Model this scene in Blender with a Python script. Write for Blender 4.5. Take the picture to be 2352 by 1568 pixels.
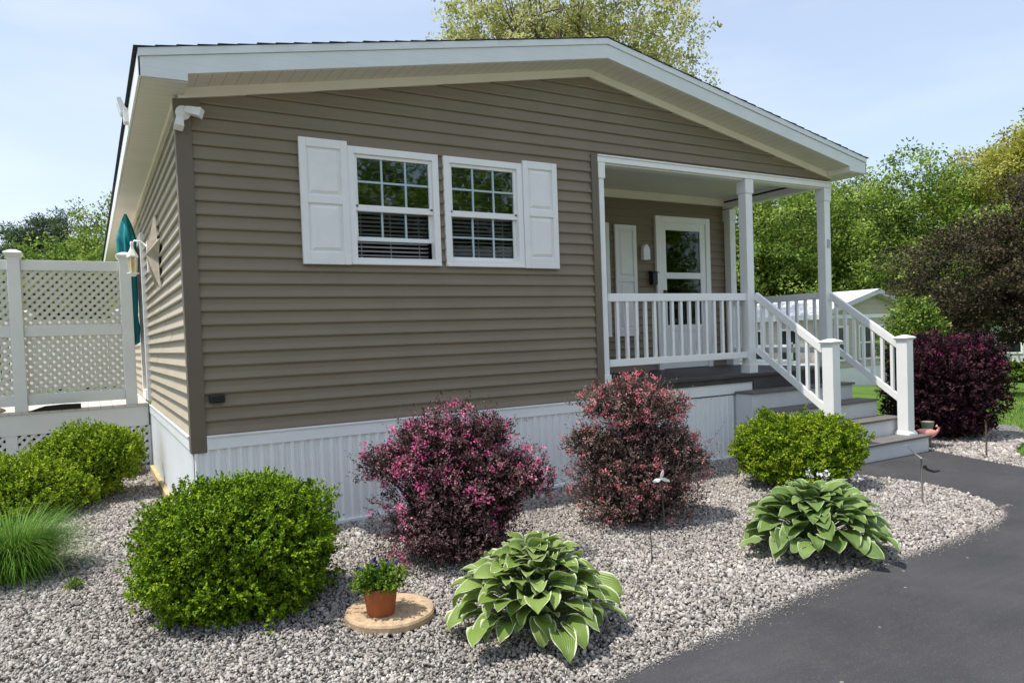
import bpy, math, random
import numpy as np
from mathutils import Vector, Matrix
for o in list(bpy.data.objects): bpy.data.objects.remove(o)
S = bpy.context.scene
COL = S.collection
R = math.radians
random.seed(7)
rng = np.random.default_rng(11)

# ---------------------------------------------------------------- camera
cam = bpy.data.cameras.new('camera'); co = bpy.data.objects.new('camera', cam); COL.objects.link(co)
yaw, pitch, roll = -0.517, -0.031, -0.037
fw = Vector((-math.sin(yaw)*math.cos(pitch), math.cos(yaw)*math.cos(pitch), math.sin(pitch)))
rt = Vector((math.cos(yaw), math.sin(yaw), 0)); up = rt.cross(fw)
r2 = rt*math.cos(roll)+up*math.sin(roll); u2 = -rt*math.sin(roll)+up*math.cos(roll)
M = Matrix((( r2.x, u2.x, -fw.x), (r2.y, u2.y, -fw.y), (r2.z, u2.z, -fw.z)))
co.matrix_world = Matrix.Translation((-0.699, -6.074, 1.574)) @ M.to_4x4()
cam.sensor_width = 36; cam.lens = 1629.4/2352*36
cam.shift_x = 44.5/2352; cam.shift_y = 42.9/2352
cam.clip_start = 0.05; cam.clip_end = 2000
S.camera = co

# ---------------------------------------------------------------- light
SUN = Vector((-0.43, 0.088, 1)).normalized()
w = bpy.data.worlds.new('World'); S.world = w; w.use_nodes = True
wn = w.node_tree; bg = wn.nodes['Background']
sky = wn.nodes.new('ShaderNodeTexSky'); sky.sky_type = 'NISHITA'; sky.sun_disc = False
sky.sun_elevation = math.asin(SUN.z); sky.sun_rotation = math.atan2(SUN.x, SUN.y)
sky.air_density = 1.0; sky.dust_density = 1.1; sky.ozone_density = 1.6; sky.altitude = 50
# thin veils of high cloud
tc = wn.nodes.new('ShaderNodeTexCoord'); mp = wn.nodes.new('ShaderNodeMapping'); mp.inputs['Scale'].default_value = (1.0, 1.0, 4.5)
nz = wn.nodes.new('ShaderNodeTexNoise'); nz.inputs['Scale'].default_value = 1.5; nz.inputs['Detail'].default_value = 5; nz.inputs['Roughness'].default_value = .5
rp = wn.nodes.new('ShaderNodeMapRange'); rp.inputs[1].default_value = .4; rp.inputs[2].default_value = .75; rp.inputs[3].default_value = 0.40; rp.inputs[4].default_value = .80
mx = wn.nodes.new('ShaderNodeMix'); mx.data_type = 'RGBA'; mx.inputs[7].default_value = (4.9, 5.35, 6.1, 1)
wn.links.new(tc.outputs['Generated'], mp.inputs[0]); wn.links.new(mp.outputs[0], nz.inputs[0]); wn.links.new(nz.outputs[0], rp.inputs[0])
wn.links.new(rp.outputs[0], mx.inputs[0]); wn.links.new(sky.outputs[0], mx.inputs[6]); wn.links.new(mx.outputs[2], bg.inputs[0])
bg.inputs[1].default_value = 0.15
sl = bpy.data.lights.new('sun', 'SUN'); sl.energy = 3.7; sl.angle = R(0.53); sl.color = (1, .95, .87)
so = bpy.data.objects.new('sun', sl); COL.objects.link(so); so.rotation_mode = 'QUATERNION'; so.rotation_quaternion = SUN.to_track_quat('Z', 'Y')
S.view_settings.view_transform = 'Standard'; S.view_settings.look = 'None'; S.view_settings.exposure = 0.42; S.view_settings.gamma = 1
S.render.engine = 'CYCLES'
S.cycles.max_bounces = 8; S.cycles.transparent_max_bounces = 12

# ---------------------------------------------------------------- materials
def newmat(name):
    m = bpy.data.materials.new(name); m.use_nodes = True
    return m, m.node_tree, m.node_tree.nodes['Principled BSDF']
def nd(nt, t, **k):
    n = nt.nodes.new(t)
    for a, b in k.items(): setattr(n, a, b)
    return n
def ramp(nt, stops):
    cr = nt.nodes.new('ShaderNodeValToRGB'); e = cr.color_ramp.elements
    e[0].position = stops[0][0]; e[0].color = (*stops[0][1], 1); e[-1].position = stops[-1][0]; e[-1].color = (*stops[-1][1], 1)
    for p, c in stops[1:-1]: el = e.new(p); el.color = (*c, 1)
    return cr
def plain(name, c, rough=.6, var=.08, vscale=6., bump=0., bscale=60., spec=.4, metallic=0, stain=None):
    m, nt, b = newmat(name); L = nt.links.new
    tc = nd(nt, 'ShaderNodeTexCoord')
    n = nd(nt, 'ShaderNodeTexNoise'); n.inputs['Scale'].default_value = vscale; n.inputs['Detail'].default_value = 6
    L(tc.outputs['Object'], n.inputs[0])
    r = nd(nt, 'ShaderNodeMapRange'); r.inputs[1].default_value = .3; r.inputs[2].default_value = .7; r.inputs[3].default_value = 1-var; r.inputs[4].default_value = 1+var
    L(n.outputs[0], r.inputs[0])
    mu = nd(nt, 'ShaderNodeVectorMath', operation='SCALE'); mu.inputs[0].default_value = c[:3]
    L(r.outputs[0], mu.inputs['Scale'])
    last = mu.outputs[0]
    if stain:
        n2 = nd(nt, 'ShaderNodeTexNoise'); n2.inputs['Scale'].default_value = stain[1]; n2.inputs['Detail'].default_value = 8; n2.inputs['Roughness'].default_value = .7
        L(tc.outputs['Object'], n2.inputs[0])
        r2_ = nd(nt, 'ShaderNodeMapRange'); r2_.inputs[1].default_value = .52; r2_.inputs[2].default_value = .75; r2_.inputs[4].default_value = stain[2]
        L(n2.outputs[0], r2_.inputs[0])
        mm = nd(nt, 'ShaderNodeMix', data_type='RGBA'); mm.inputs[7].default_value = (*stain[0], 1)
        L(r2_.outputs[0], mm.inputs[0]); L(last, mm.inputs[6]); last = mm.outputs[2]
    L(last, b.inputs['Base Color'])
    b.inputs['Roughness'].default_value = rough; b.inputs['Specular IOR Level'].default_value = spec; b.inputs['Metallic'].default_value = metallic
    if bump:
        n3 = nd(nt, 'ShaderNodeTexNoise'); n3.inputs['Scale'].default_value = bscale; n3.inputs['Detail'].default_value = 4
        L(tc.outputs['Object'], n3.inputs[0])
        bp = nd(nt, 'ShaderNodeBump'); bp.inputs['Strength'].default_value = bump; bp.inputs['Distance'].default_value = .01
        L(n3.outputs[0], bp.inputs['Height']); L(bp.outputs[0], b.inputs['Normal'])
    return m
def lined(name, c, axis, pitch, dark=.55, width=.08, rough=.6, bump=.4):
    """flat colour with narrow grooves every `pitch` metres along an object axis"""
    m = plain(name, c, rough, .04, 3); nt = m.node_tree; L = nt.links.new; b = nt.nodes['Principled BSDF']
    src = b.inputs['Base Color'].links[0].from_socket
    tc = nd(nt, 'ShaderNodeTexCoord'); sp = nd(nt, 'ShaderNodeSeparateXYZ'); L(tc.outputs['Object'], sp.inputs[0])
    a = nd(nt, 'ShaderNodeMath', operation='DIVIDE'); a.inputs[1].default_value = pitch; L(sp.outputs[axis], a.inputs[0])
    f = nd(nt, 'ShaderNodeMath', operation='FRACT'); L(a.outputs[0], f.inputs[0])
    g = nd(nt, 'ShaderNodeMath', operation='LESS_THAN'); g.inputs[1].default_value = width; L(f.outputs[0], g.inputs[0])
    mm = nd(nt, 'ShaderNodeMix', data_type='RGBA'); mm.inputs[7].default_value = (c[0]*dark, c[1]*dark, c[2]*dark, 1)
    L(g.outputs[0], mm.inputs[0]); L(src, mm.inputs[6]); L(mm.outputs[2], b.inputs['Base Color'])
    return m
def leafmat(name, cols, trans=.35, rough=.62, margin=None, spec=.14):
    """attribute Col: r random per leaf, darker with depth in the crown, g clump random / |v|, b along leaf"""
    m, nt, b = newmat(name); L = nt.links.new
    at = nd(nt, 'ShaderNodeAttribute', attribute_name='Col'); sp = nd(nt, 'ShaderNodeSeparateColor'); L(at.outputs['Color'], sp.inputs[0])
    cr = ramp(nt, [(i/(len(cols)-1), c) for i, c in enumerate(cols)])
    L(sp.outputs[0], cr.inputs[0]); last = cr.outputs[0]
    if margin:
        gt = nd(nt, 'ShaderNodeMapRange'); gt.inputs[1].default_value = .76; gt.inputs[2].default_value = .84
        L(sp.outputs[1], gt.inputs[0])
        mm = nd(nt, 'ShaderNodeMix', data_type='RGBA'); mm.inputs[7].default_value = (*margin, 1)
        L(gt.outputs[0], mm.inputs[0]); L(last, mm.inputs[6])
        # parallel veins
        si = nd(nt, 'ShaderNodeMath', operation='MULTIPLY'); si.inputs[1].default_value = 38; L(sp.outputs[1], si.inputs[0])
        s2 = nd(nt, 'ShaderNodeMath', operation='SINE'); L(si.outputs[0], s2.inputs[0])
        bp = nd(nt, 'ShaderNodeBump'); bp.inputs['Strength'].default_value = .35; bp.inputs['Distance'].default_value = .004
        L(s2.outputs[0], bp.inputs['Height']); L(bp.outputs[0], b.inputs['Normal'])
        last = mm.outputs[2]
    L(last, b.inputs['Base Color']); b.inputs['Roughness'].default_value = rough; b.inputs['Specular IOR Level'].default_value = spec
    if trans:
        tr = nd(nt, 'ShaderNodeBsdfTranslucent'); L(last, tr.inputs[0])
        ms = nd(nt, 'ShaderNodeMixShader'); ms.inputs[0].default_value = trans
        L(b.outputs[0], ms.inputs[1]); L(tr.outputs[0], ms.inputs[2]); L(ms.outputs[0], nt.nodes['Material Output'].inputs[0])
    return m

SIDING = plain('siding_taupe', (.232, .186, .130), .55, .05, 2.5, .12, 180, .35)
SIDING_SUNLIT = plain('siding_side_sunlit', (.40, .352, .268), .55, .05, 2.5, .12, 180, .35)  # siding taupe lightened so the colour carries the sun on the side wall
TRIMB = plain('trim_taupe', (.150, .122, .088), .55, .05, 3)
WHITE = plain('white_vinyl', (.84, .84, .82), .42, .03, 4, .05, 90, .45, stain=((.70, .70, .67), 5, .4))
WHITE2 = plain('white_paint', (.86, .86, .84), .35, .02, 4)
FASC = lined('fascia_white', (.70, .73, .73), 2, .066, .9, .05)
FASC0 = plain('fascia_aluminium', (.72, .75, .75), .45, .04, 1.4, .1, 12, .4, stain=((.5, .53, .53), 3, .5))
CREAM = plain('cream_trim', (.84, .77, .67), .5, .04, 3)
SOFF = lined('soffit_cream', (.76, .72, .62), 0, .105, .62, .05)
SOFFS = lined('soffit_side_cream', (.74, .71, .63), 1, .105, .8, .05)
CEIL = lined('ceiling_white', (.80, .76, .70), 1, .1, .85, .05)
SKIRT = plain('skirting_white', (.82, .84, .83), .4, .04, 2, .05, 30, .45, stain=((.68, .68, .65), 4, .5))
SHING = plain('shingle_dark', (.035, .037, .042), .9, .35, 30, .6, 120)
TREAD = plain('tread_grey_brown', (.150, .138, .128), .75, .12, 9, .25, 90)
DECKD = plain('deck_dark', (.062, .053, .052), .6, .2, 7, .2, 60)
RISER = plain('riser_pale', (.62, .63, .64), .5, .05, 4)
DECKL = lined('deck_pale_boards', (.62, .56, .50), 0, .14, .5, .05)
DWHITE = plain('deck_white_vinyl', (.74, .74, .70), .45, .04, 3, .05, 40)
BLACK = plain('black_plastic', (.012, .012, .013), .4, .1)
DARKM = plain('dark_metal', (.06, .055, .045), .5, .2)
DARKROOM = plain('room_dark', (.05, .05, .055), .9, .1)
BLIND = plain('blind_white', (.82, .82, .84), .5, .04)
TEAL = plain('teal_canvas', (.010, .22, .25), .8, .12, 12, .2, 80)
TERRA = plain('terracotta', (.36, .105, .035), .7, .12, 12, .12, 120, stain=((.42, .2, .1), 9, .35))
SLAB = plain('stone_slab', (.50, .36, .225), .9, .22, 26, .5, 130, stain=((.25, .17, .10), 60, .7))
SOIL = plain('soil', (.03, .02, .014), .95, .4, 30, .8, 80)
BARK = plain('bark', (.10, .078, .058), .9, .35, 14, .6, 40)
TWIG = plain('twig', (.12, .085, .06), .9, .3, 30)
LUMBER = plain('lumber', (.52, .40, .22), .8, .15, 8)
NWHITE = lined('neighbour_siding', (.66, .66, .62), 2, .2, .55, .06)
NCREAM = lined('neighbour_siding_cream', (.52, .45, .37), 2, .2, .7, .06)
NROOF = plain('neighbour_roof', (.62, .63, .65), .8, .1, 3)
LAMPGLASS = plain('amber_glass', (.62, .50, .16), .2, .1)
PINK = plain('flamingo_pink', (.72, .30, .26), .5, .12, 20)
ROCK = plain('rock_tan', (.40, .30, .22), .85, .3, 14, .5, 40)
def glass(name, tint=(.02, .035, .035), refl=.5, alpha=.55):
    m, nt, b = newmat(name); L = nt.links.new
    gl = nd(nt, 'ShaderNodeBsdfGlossy'); gl.inputs['Roughness'].default_value = .02; gl.inputs[0].default_value = (.85, .95, .92, 1)
    tr = nd(nt, 'ShaderNodeBsdfTransparent'); tr.inputs[0].default_value = (*[alpha*x for x in (1, 1.02, 1.02)], 1)
    fr = nd(nt, 'ShaderNodeFresnel'); fr.inputs[0].default_value = 1.5
    mu = nd(nt, 'ShaderNodeMath', operation='MULTIPLY_ADD'); mu.inputs[1].default_value = 1.3; mu.inputs[2].default_value = refl
    L(fr.outputs[0], mu.inputs[0])
    # pane is not perfectly flat
    nz_ = nd(nt, 'ShaderNodeTexNoise'); nz_.inputs['Scale'].default_value = 3.5
    tc_ = nd(nt, 'ShaderNodeTexCoord'); L(tc_.outputs['Object'], nz_.inputs[0])
    bp = nd(nt, 'ShaderNodeBump'); bp.inputs['Strength'].default_value = .05; bp.inputs['Distance'].default_value = .02
    L(nz_.outputs[0], bp.inputs['Height']); L(bp.outputs[0], gl.inputs['Normal'])
    ms = nd(nt, 'ShaderNodeMixShader'); L(mu.outputs[0], ms.inputs[0]); L(tr.outputs[0], ms.inputs[1]); L(gl.outputs[0], ms.inputs[2])
    L(ms.outputs[0], nt.nodes['Material Output'].inputs[0])
    return m
GLASS = glass('window_glass', refl=-.045, alpha=.85)
GLASSUP = glass('window_glass_upper', refl=.06, alpha=.5)
NGLASS = plain('neighbour_glass', (.02, .022, .026), .15, .1, spec=.6)

# ---------------------------------------------------------------- objects and meshes
ORG = {}
def tag(o, label=None, cat=None, group=None, kind=None):
    if label: o['label'] = label
    if cat: o['category'] = cat
    if group: o['group'] = group
    if kind: o['kind'] = kind
    return o
def thing(name, loc, label, cat, group=None):
    o = bpy.data.objects.new(name, None); o.empty_display_size = .1; COL.objects.link(o); o.location = loc
    ORG[o.name] = np.array(loc, float)
    return tag(o, label, cat, group)
def link(name, me, m, parent, org=None):
    o = bpy.data.objects.new(name, me); COL.objects.link(o)
    if m: me.materials.append(m)
    if parent: o.parent = parent; ORG[o.name] = ORG.get(parent.name, np.zeros(3))
    elif org is not None: o.location = org; ORG[o.name] = np.array(org, float)
    return o
def np_mesh(name, V, F, m, parent=None, col=None, smooth=False, org=None, normals=None):
    """V (n,3) world coords, F (k,4) or (k,3) int"""
    V = np.asarray(V, float)
    off = ORG.get(parent.name, np.zeros(3)) if parent else (np.array(org, float) if org is not None else np.zeros(3))
    V = V-off
    me = bpy.data.meshes.new(name); n = len(V); k = len(F); s = F.shape[1]
    me.vertices.add(n); me.vertices.foreach_set('co', V.astype(np.float32).ravel())
    me.loops.add(k*s); me.loops.foreach_set('vertex_index', F.astype(np.int32).ravel())
    me.polygons.add(k); me.polygons.foreach_set('loop_start', (np.arange(k)*s).astype(np.int32))
    me.polygons.foreach_set('loop_total', np.full(k, s, np.int32))
    if smooth: me.polygons.foreach_set('use_smooth', np.ones(k, bool))
    me.update(calc_edges=True)
    if col is not None:
        a = me.color_attributes.new('Col', 'FLOAT_COLOR', 'POINT')
        c = np.ones((n, 4), np.float32); c[:, :col.shape[1]] = col; a.data.foreach_set('color', c.ravel())
    return link(name, me, m, parent, org)
class MB:
    def __init__(s): s.v = []; s.f = []
    def poly(s, *p):
        i = len(s.v); s.v += [tuple(q) for q in p]; s.f.append(tuple(range(i, i+len(p))))
    def box(s, x0, x1, y0, y1, z0, z1):
        i = len(s.v); s.v += [(x, y, z) for x in (x0, x1) for y in (y0, y1) for z in (z0, z1)]
        s.f += [tuple(i+j for j in q) for q in ((0, 1, 3, 2), (4, 6, 7, 5), (0, 4, 5, 1), (2, 3, 7, 6), (0, 2, 6, 4), (1, 5, 7, 3))]
    def obox(s, c, ax, ay, az, hx, hy, hz):
        c = Vector(c); i = len(s.v)
        s.v += [tuple(c+ax*(a*hx)+ay*(b*hy)+az*(d*hz)) for a in (-1, 1) for b in (-1, 1) for d in (-1, 1)]
        s.f += [tuple(i+j for j in q) for q in ((0, 1, 3, 2), (4, 6, 7, 5), (0, 4, 5, 1), (2, 3, 7, 6), (0, 2, 6, 4), (1, 5, 7, 3))]
    def prism(s, pts, fn, a, b):
        """pts list of 2D; fn(u,v,t)->3D ; extrude from a to b"""
        n = len(pts); i = len(s.v)
        s.v += [tuple(fn(u, v, a)) for u, v in pts]+[tuple(fn(u, v, b)) for u, v in pts]
        s.f.append(tuple(range(i, i+n))); s.f.append(tuple(range(i+2*n-1, i+n-1, -1)))
        for j in range(n): k = (j+1) % n; s.f.append((i+j, i+k, i+n+k, i+n+j))
    def tube(s, path, rad, n=8, cap=True):
        path = [Vector(p) for p in path]; rings = []
        if not hasattr(rad, '__len__'): rad = [rad]*len(path)
        for j, p in enumerate(path):
            d = (path[min(j+1, len(path)-1)]-path[max(j-1, 0)]).normalized()
            a = d.orthogonal().normalized() if abs(d.z) < .95 else Vector((1, 0, 0))
            a = (a-d*a.dot(d)).normalized(); b = d.cross(a)
            i = len(s.v); rings.append(i)
            s.v += [tuple(p+(a*math.cos(t*2*math.pi/n)+b*math.sin(t*2*math.pi/n))*rad[j]) for t in range(n)]
        for j in range(len(path)-1):
            for t in range(n): u = (t+1) % n; s.f.append((rings[j]+t, rings[j]+u, rings[j+1]+u, rings[j+1]+t))
        if cap: s.f.append(tuple(rings[0]+t for t in range(n))); s.f.append(tuple(rings[-1]+t for t in range(n)))
    def lathe(s, c, prof, n=32, fn=None):
        """prof list (r,z)"""
        rings = []
        for r, z in prof:
            i = len(s.v); rings.append(i)
            for t in range(n):
                a = t*2*math.pi/n; rr = r*(fn(a, z) if fn else 1)
                s.v.append((c[0]+rr*math.cos(a), c[1]+rr*math.sin(a), c[2]+z))
        for j in range(len(prof)-1):
            for t in range(n): u = (t+1) % n; s.f.append((rings[j]+t, rings[j]+u, rings[j+1]+u, rings[j+1]+t))
        s.f.append(tuple(rings[-1]+t for t in range(n)))
    def build(s, name, m, parent=None, bevel=0, smooth=False, org=None):
        off = ORG.get(parent.name, np.zeros(3)) if parent else (np.array(org, float) if org is not None else np.zeros(3))
        me = bpy.data.meshes.new(name); me.from_pydata([tuple(np.array(p)-off) for p in s.v], [], s.f); me.update()
        if smooth: me.polygons.foreach_set('use_smooth', [True]*len(me.polygons))
        o = link(name, me, m, parent, org)
        if bevel:
            b = o.modifiers.new('bevel', 'BEVEL'); b.width = bevel; b.segments = 2; b.limit_method = 'ANGLE'; b.angle_limit = R(40)
        return o

# ================================================================= SETTING
def gz(x, y):
    """terrain height: flat by the house, falling gently away on the right and behind"""
    x = np.asarray(x, float); y = np.asarray(y, float)
    t = np.clip((np.hypot(np.maximum(x-8.2, 0), np.maximum(y-6, 0)*.6)-1.5)/30, 0, 1); t = t*t*(3-2*t)
    return -1.45*t
def sheet(name, xs, ys, m, dz=0., kind='structure'):
    X, Y = np.meshgrid(xs, ys, indexing='ij'); Z = gz(X, Y)+dz
    V = np.stack([X, Y, Z], -1).reshape(-1, 3); nx, ny = len(xs), len(ys)
    i = np.arange((nx-1)*(ny-1)); a = (i//(ny-1))*ny+i % (ny-1)
    return tag(np_mesh(name, V, np.stack([a, a+ny, a+ny+1, a+1], 1), m, smooth=True), kind=kind)
def groundmat():
    m, nt, b = newmat('lawn_ground'); L = nt.links.new
    tc = nd(nt, 'ShaderNodeTexCoord')
    n = nd(nt, 'ShaderNodeTexNoise'); n.inputs['Scale'].default_value = 1.1; n.inputs['Detail'].default_value = 9; n.inputs['Roughness'].default_value = .7
    L(tc.outputs['Object'], n.inputs[0]); cr = nd(nt, 'ShaderNodeValToRGB'); e = cr.color_ramp.elements
    e[0].position = .3; e[0].color = (.075, .15, .028, 1); e[1].position = .72; e[1].color = (.16, .26, .055, 1)
    L(n.outputs[0], cr.inputs[0]); L(cr.outputs[0], b.inputs['Base Color']); b.inputs['Roughness'].default_value = .9; b.inputs['Specular IOR Level'].default_value = .1
    n3 = nd(nt, 'ShaderNodeTexNoise'); n3.inputs['Scale'].default_value = 55; n3.inputs['Detail'].default_value = 5
    L(tc.outputs['Object'], n3.inputs[0]); bp = nd(nt, 'ShaderNodeBump'); bp.inputs['Strength'].default_value = .8; bp.inputs['Distance'].default_value = .05
    L(n3.outputs[0], bp.inputs['Height']); L(bp.outputs[0], b.inputs['Normal'])
    return m
xs = np.unique(np.concatenate([np.linspace(-900, -60, 12), np.linspace(-60, 80, 71), np.linspace(80, 900, 12)]))
sheet('ground', xs, xs, groundmat(), -.03)

# gravel bed base and driveway
def gravelmat():
    m, nt, b = newmat('gravel_base'); L = nt.links.new
    tc = nd(nt, 'ShaderNodeTexCoord'); v = nd(nt, 'ShaderNodeTexVoronoi'); v.inputs['Scale'].default_value = 42; v.inputs['Randomness'].default_value = 1
    L(tc.outputs['Object'], v.inputs[0]); sp = nd(nt, 'ShaderNodeSeparateColor'); L(v.outputs['Color'], sp.inputs[0])
    cr = ramp(nt, [(0, (.12, .11, .10)), (.35, (.24, .22, .20)), (.7, (.34, .31, .29)), (1, (.46, .44, .41))])
    L(sp.outputs[0], cr.inputs[0]); mr = nd(nt, 'ShaderNodeMapRange'); mr.inputs[1].default_value = .2; mr.inputs[2].default_value = .75; mr.inputs[3].default_value = 1; mr.inputs[4].default_value = .25
    L(v.outputs['Distance'], mr.inputs[0]); mu = nd(nt, 'ShaderNodeVectorMath', operation='SCALE'); L(cr.outputs[0], mu.inputs[0]); L(mr.outputs[0], mu.inputs['Scale'])
    L(mu.outputs[0], b.inputs['Base Color']); b.inputs['Roughness'].default_value = .9
    bp = nd(nt, 'ShaderNodeBump'); bp.inputs['Strength'].default_value = 1; bp.inputs['Distance'].default_value = .012; bp.invert = True
    L(v.outputs['Distance'], bp.inputs['Height']); L(bp.outputs[0], b.inputs['Normal'])
    return m
GB = gravelmat()
def flat(name, pts, z, m):
    mb = MB(); mb.poly(*[(x, y, z) for x, y in pts]); return tag(mb.build(name, m), kind='structure')
EDGE = [(-7, -4.9), (-3, -4.25), (0, -3.78), (.7, -3.66), (1.28, -3.56), (1.96, -3.49), (2.45, -3.41), (2.95, -3.36), (3.5, -3.34), (4.14, -3.30), (4.6, -3.29), (4.99, -3.26), (5.3, -3.25), (5.5, -3.21),
        (5.68, -3.13), (5.84, -3.03), (5.99, -2.91), (6.1, -2.74), (6.19, -2.53), (6.27, -2.3), (6.32, -2.05), (6.28, -1.82), (6.22, -1.6), (6.19, -1.22)]
REDGE = [(8.20, -1.22), (8.06, -1.55), (7.93, -1.95), (7.80, -2.36), (7.72, -3.2), (7.6, -5), (7.5, -9)]
flat('gravel_bed', EDGE+[(6.19, .1), (-.02, .1), (-.02, 9), (-7, 9)], -.012, GB)
flat('gravel_bed', [(8.2, -1.0)]+REDGE[:4]+[(8.15, -2.3), (8.5, -2.0), (9.0, -1.75), (10.0, -1.5), (11.2, -.8), (11.2, 1.4), (8.2, 1.4)], -.01, GB)
def asphalt():
    m = plain('asphalt', (.046, .045, .048), .78, .22, 1.7, .35, 260, .35, stain=((.085, .080, .074), 2.2, .5)); nt = m.node_tree; L = nt.links.new; b = nt.nodes['Principled BSDF']
    src = b.inputs['Base Color'].links[0].from_socket
    tc = nd(nt, 'ShaderNodeTexCoord'); v = nd(nt, 'ShaderNodeTexNoise'); v.inputs['Scale'].default_value = 300; v.inputs['Detail'].default_value = 1
    L(tc.outputs['Object'], v.inputs[0]); lt = nd(nt, 'ShaderNodeMapRange'); lt.inputs[1].default_value = .62; lt.inputs[2].default_value = .72; lt.inputs[4].default_value = .5; L(v.outputs[0], lt.inputs[0])
    v2 = nd(nt, 'ShaderNodeTexVoronoi'); v2.inputs['Scale'].default_value = 5; L(tc.outputs['Object'], v2.inputs[0])
    l2 = nd(nt, 'ShaderNodeMath', operation='LESS_THAN'); l2.inputs[1].default_value = .045; L(v2.outputs['Distance'], l2.inputs[0])
    ad = nd(nt, 'ShaderNodeMath', operation='MAXIMUM'); L(lt.outputs[0], ad.inputs[0]); L(l2.outputs[0], ad.inputs[1])
    mm = nd(nt, 'ShaderNodeMix', data_type='RGBA'); mm.inputs[7].default_value = (.25, .24, .22, 1)
    L(ad.outputs[0], mm.inputs[0]); L(src, mm.inputs[6])
    # brushed sealer streaks and worn patches
    mpp = nd(nt, 'ShaderNodeMapping'); mpp.inputs['Rotation'].default_value = (0, 0, .35); mpp.inputs['Scale'].default_value = (1.2, 16, 1); L(tc.outputs['Object'], mpp.inputs[0])
    ns = nd(nt, 'ShaderNodeTexNoise'); ns.inputs['Scale'].default_value = 1.6; ns.inputs['Detail'].default_value = 7; ns.inputs['Roughness'].default_value = .65; L(mpp.outputs[0], ns.inputs[0])
    rs = nd(nt, 'ShaderNodeMapRange'); rs.inputs[1].default_value = .35; rs.inputs[2].default_value = .7; rs.inputs[3].default_value = .93; rs.inputs[4].default_value = 1.10; L(ns.outputs[0], rs.inputs[0])
    ms = nd(nt, 'ShaderNodeVectorMath', operation='SCALE'); L(mm.outputs[2], ms.inputs[0]); L(rs.outputs[0], ms.inputs['Scale']); L(ms.outputs[0], b.inputs['Base Color'])
    return m
drv = [(p[0]+.02*math.sin(i*2.3), p[1]+.015*math.sin(i*1.7)) for i, p in enumerate(EDGE)]
flat('driveway', drv+REDGE[:-1]+[(7.5, -8.5), (-12, -8.5), (-12, -6.2)], .008, asphalt())
flat('street', [(-60, -16.5), (70, -16.5), (70, -8.6), (-60, -8.6)], .004, plain('bounce_concrete', (.40, .385, .355), .85, .12, 2, .3, 120, .3, stain=((.28, .26, .24), 1.5, .4)))  # unseen pale street, added to bounce light onto the facade
def inpoly(px, py, poly):
    c = np.zeros(len(px), bool); n = len(poly)
    for i in range(n):
        x0, y0 = poly[i]; x1, y1 = poly[(i+1) % n]
        if y0 == y1: continue
        m = ((y0 > py) != (y1 > py)) & (px < (x1-x0)*(py-y0)/(y1-y0)+x0); c ^= m
    return c
PHI = (1+5**.5)/2
ICO = np.array([(-1, PHI, 0), (1, PHI, 0), (-1, -PHI, 0), (1, -PHI, 0), (0, -1, PHI), (0, 1, PHI), (0, -1, -PHI), (0, 1, -PHI), (PHI, 0, -1), (PHI, 0, 1), (-PHI, 0, -1), (-PHI, 0, 1)])/math.hypot(1, PHI)
ICOF = np.array([(0, 11, 5), (0, 5, 1), (0, 1, 7), (0, 7, 10), (0, 10, 11), (1, 5, 9), (5, 11, 4), (11, 10, 2), (10, 7, 6), (7, 1, 8), (3, 9, 4), (3, 4, 2), (3, 2, 6), (3, 6, 8), (3, 8, 9), (4, 9, 5), (2, 4, 11), (6, 2, 10), (8, 6, 7), (9, 8, 1)])
def rotmats(n):
    q = rng.normal(size=(n, 4)); q /= np.linalg.norm(q, axis=1)[:, None]; a, b, c, d = q.T
    return np.stack([np.stack([1-2*(c*c+d*d), 2*(b*c-a*d), 2*(b*d+a*c)], -1), np.stack([2*(b*c+a*d), 1-2*(b*b+d*d), 2*(c*d-a*b)], -1), np.stack([2*(b*d-a*c), 2*(c*d+a*b), 1-2*(b*b+c*c)], -1)], 1)
def pebbles(name, px, py, size, zlift=0.):
    n = len(px); s = size*np.exp(rng.normal(0, .30, n))
    sh = ICO[None]*np.clip(1+rng.normal(0, .26, (n, 12, 1)), .45, 1.6)*np.stack([np.ones(n)*1.12, rng.uniform(.6, .95, n), rng.uniform(.35, .65, n)], -1)[:, None, :]
    V = np.einsum('nij,nkj->nki', rotmats(n), sh)*s[:, None, None]
    V += np.stack([px, py, s*.25+zlift+rng.uniform(-.004, .006, n)+gz(px, py)], -1)[:, None, :]
    F = (np.arange(n)[:, None, None]*12+ICOF[None]).reshape(-1, 3)
    c = np.zeros((n, 12, 3)); c[:, :, 0] = rng.random(n)[:, None]; c[:, :, 1] = rng.random(n)[:, None]
    return np_mesh(name, V.reshape(-1, 3), F, PEB, col=c.reshape(-1, 3))
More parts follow.
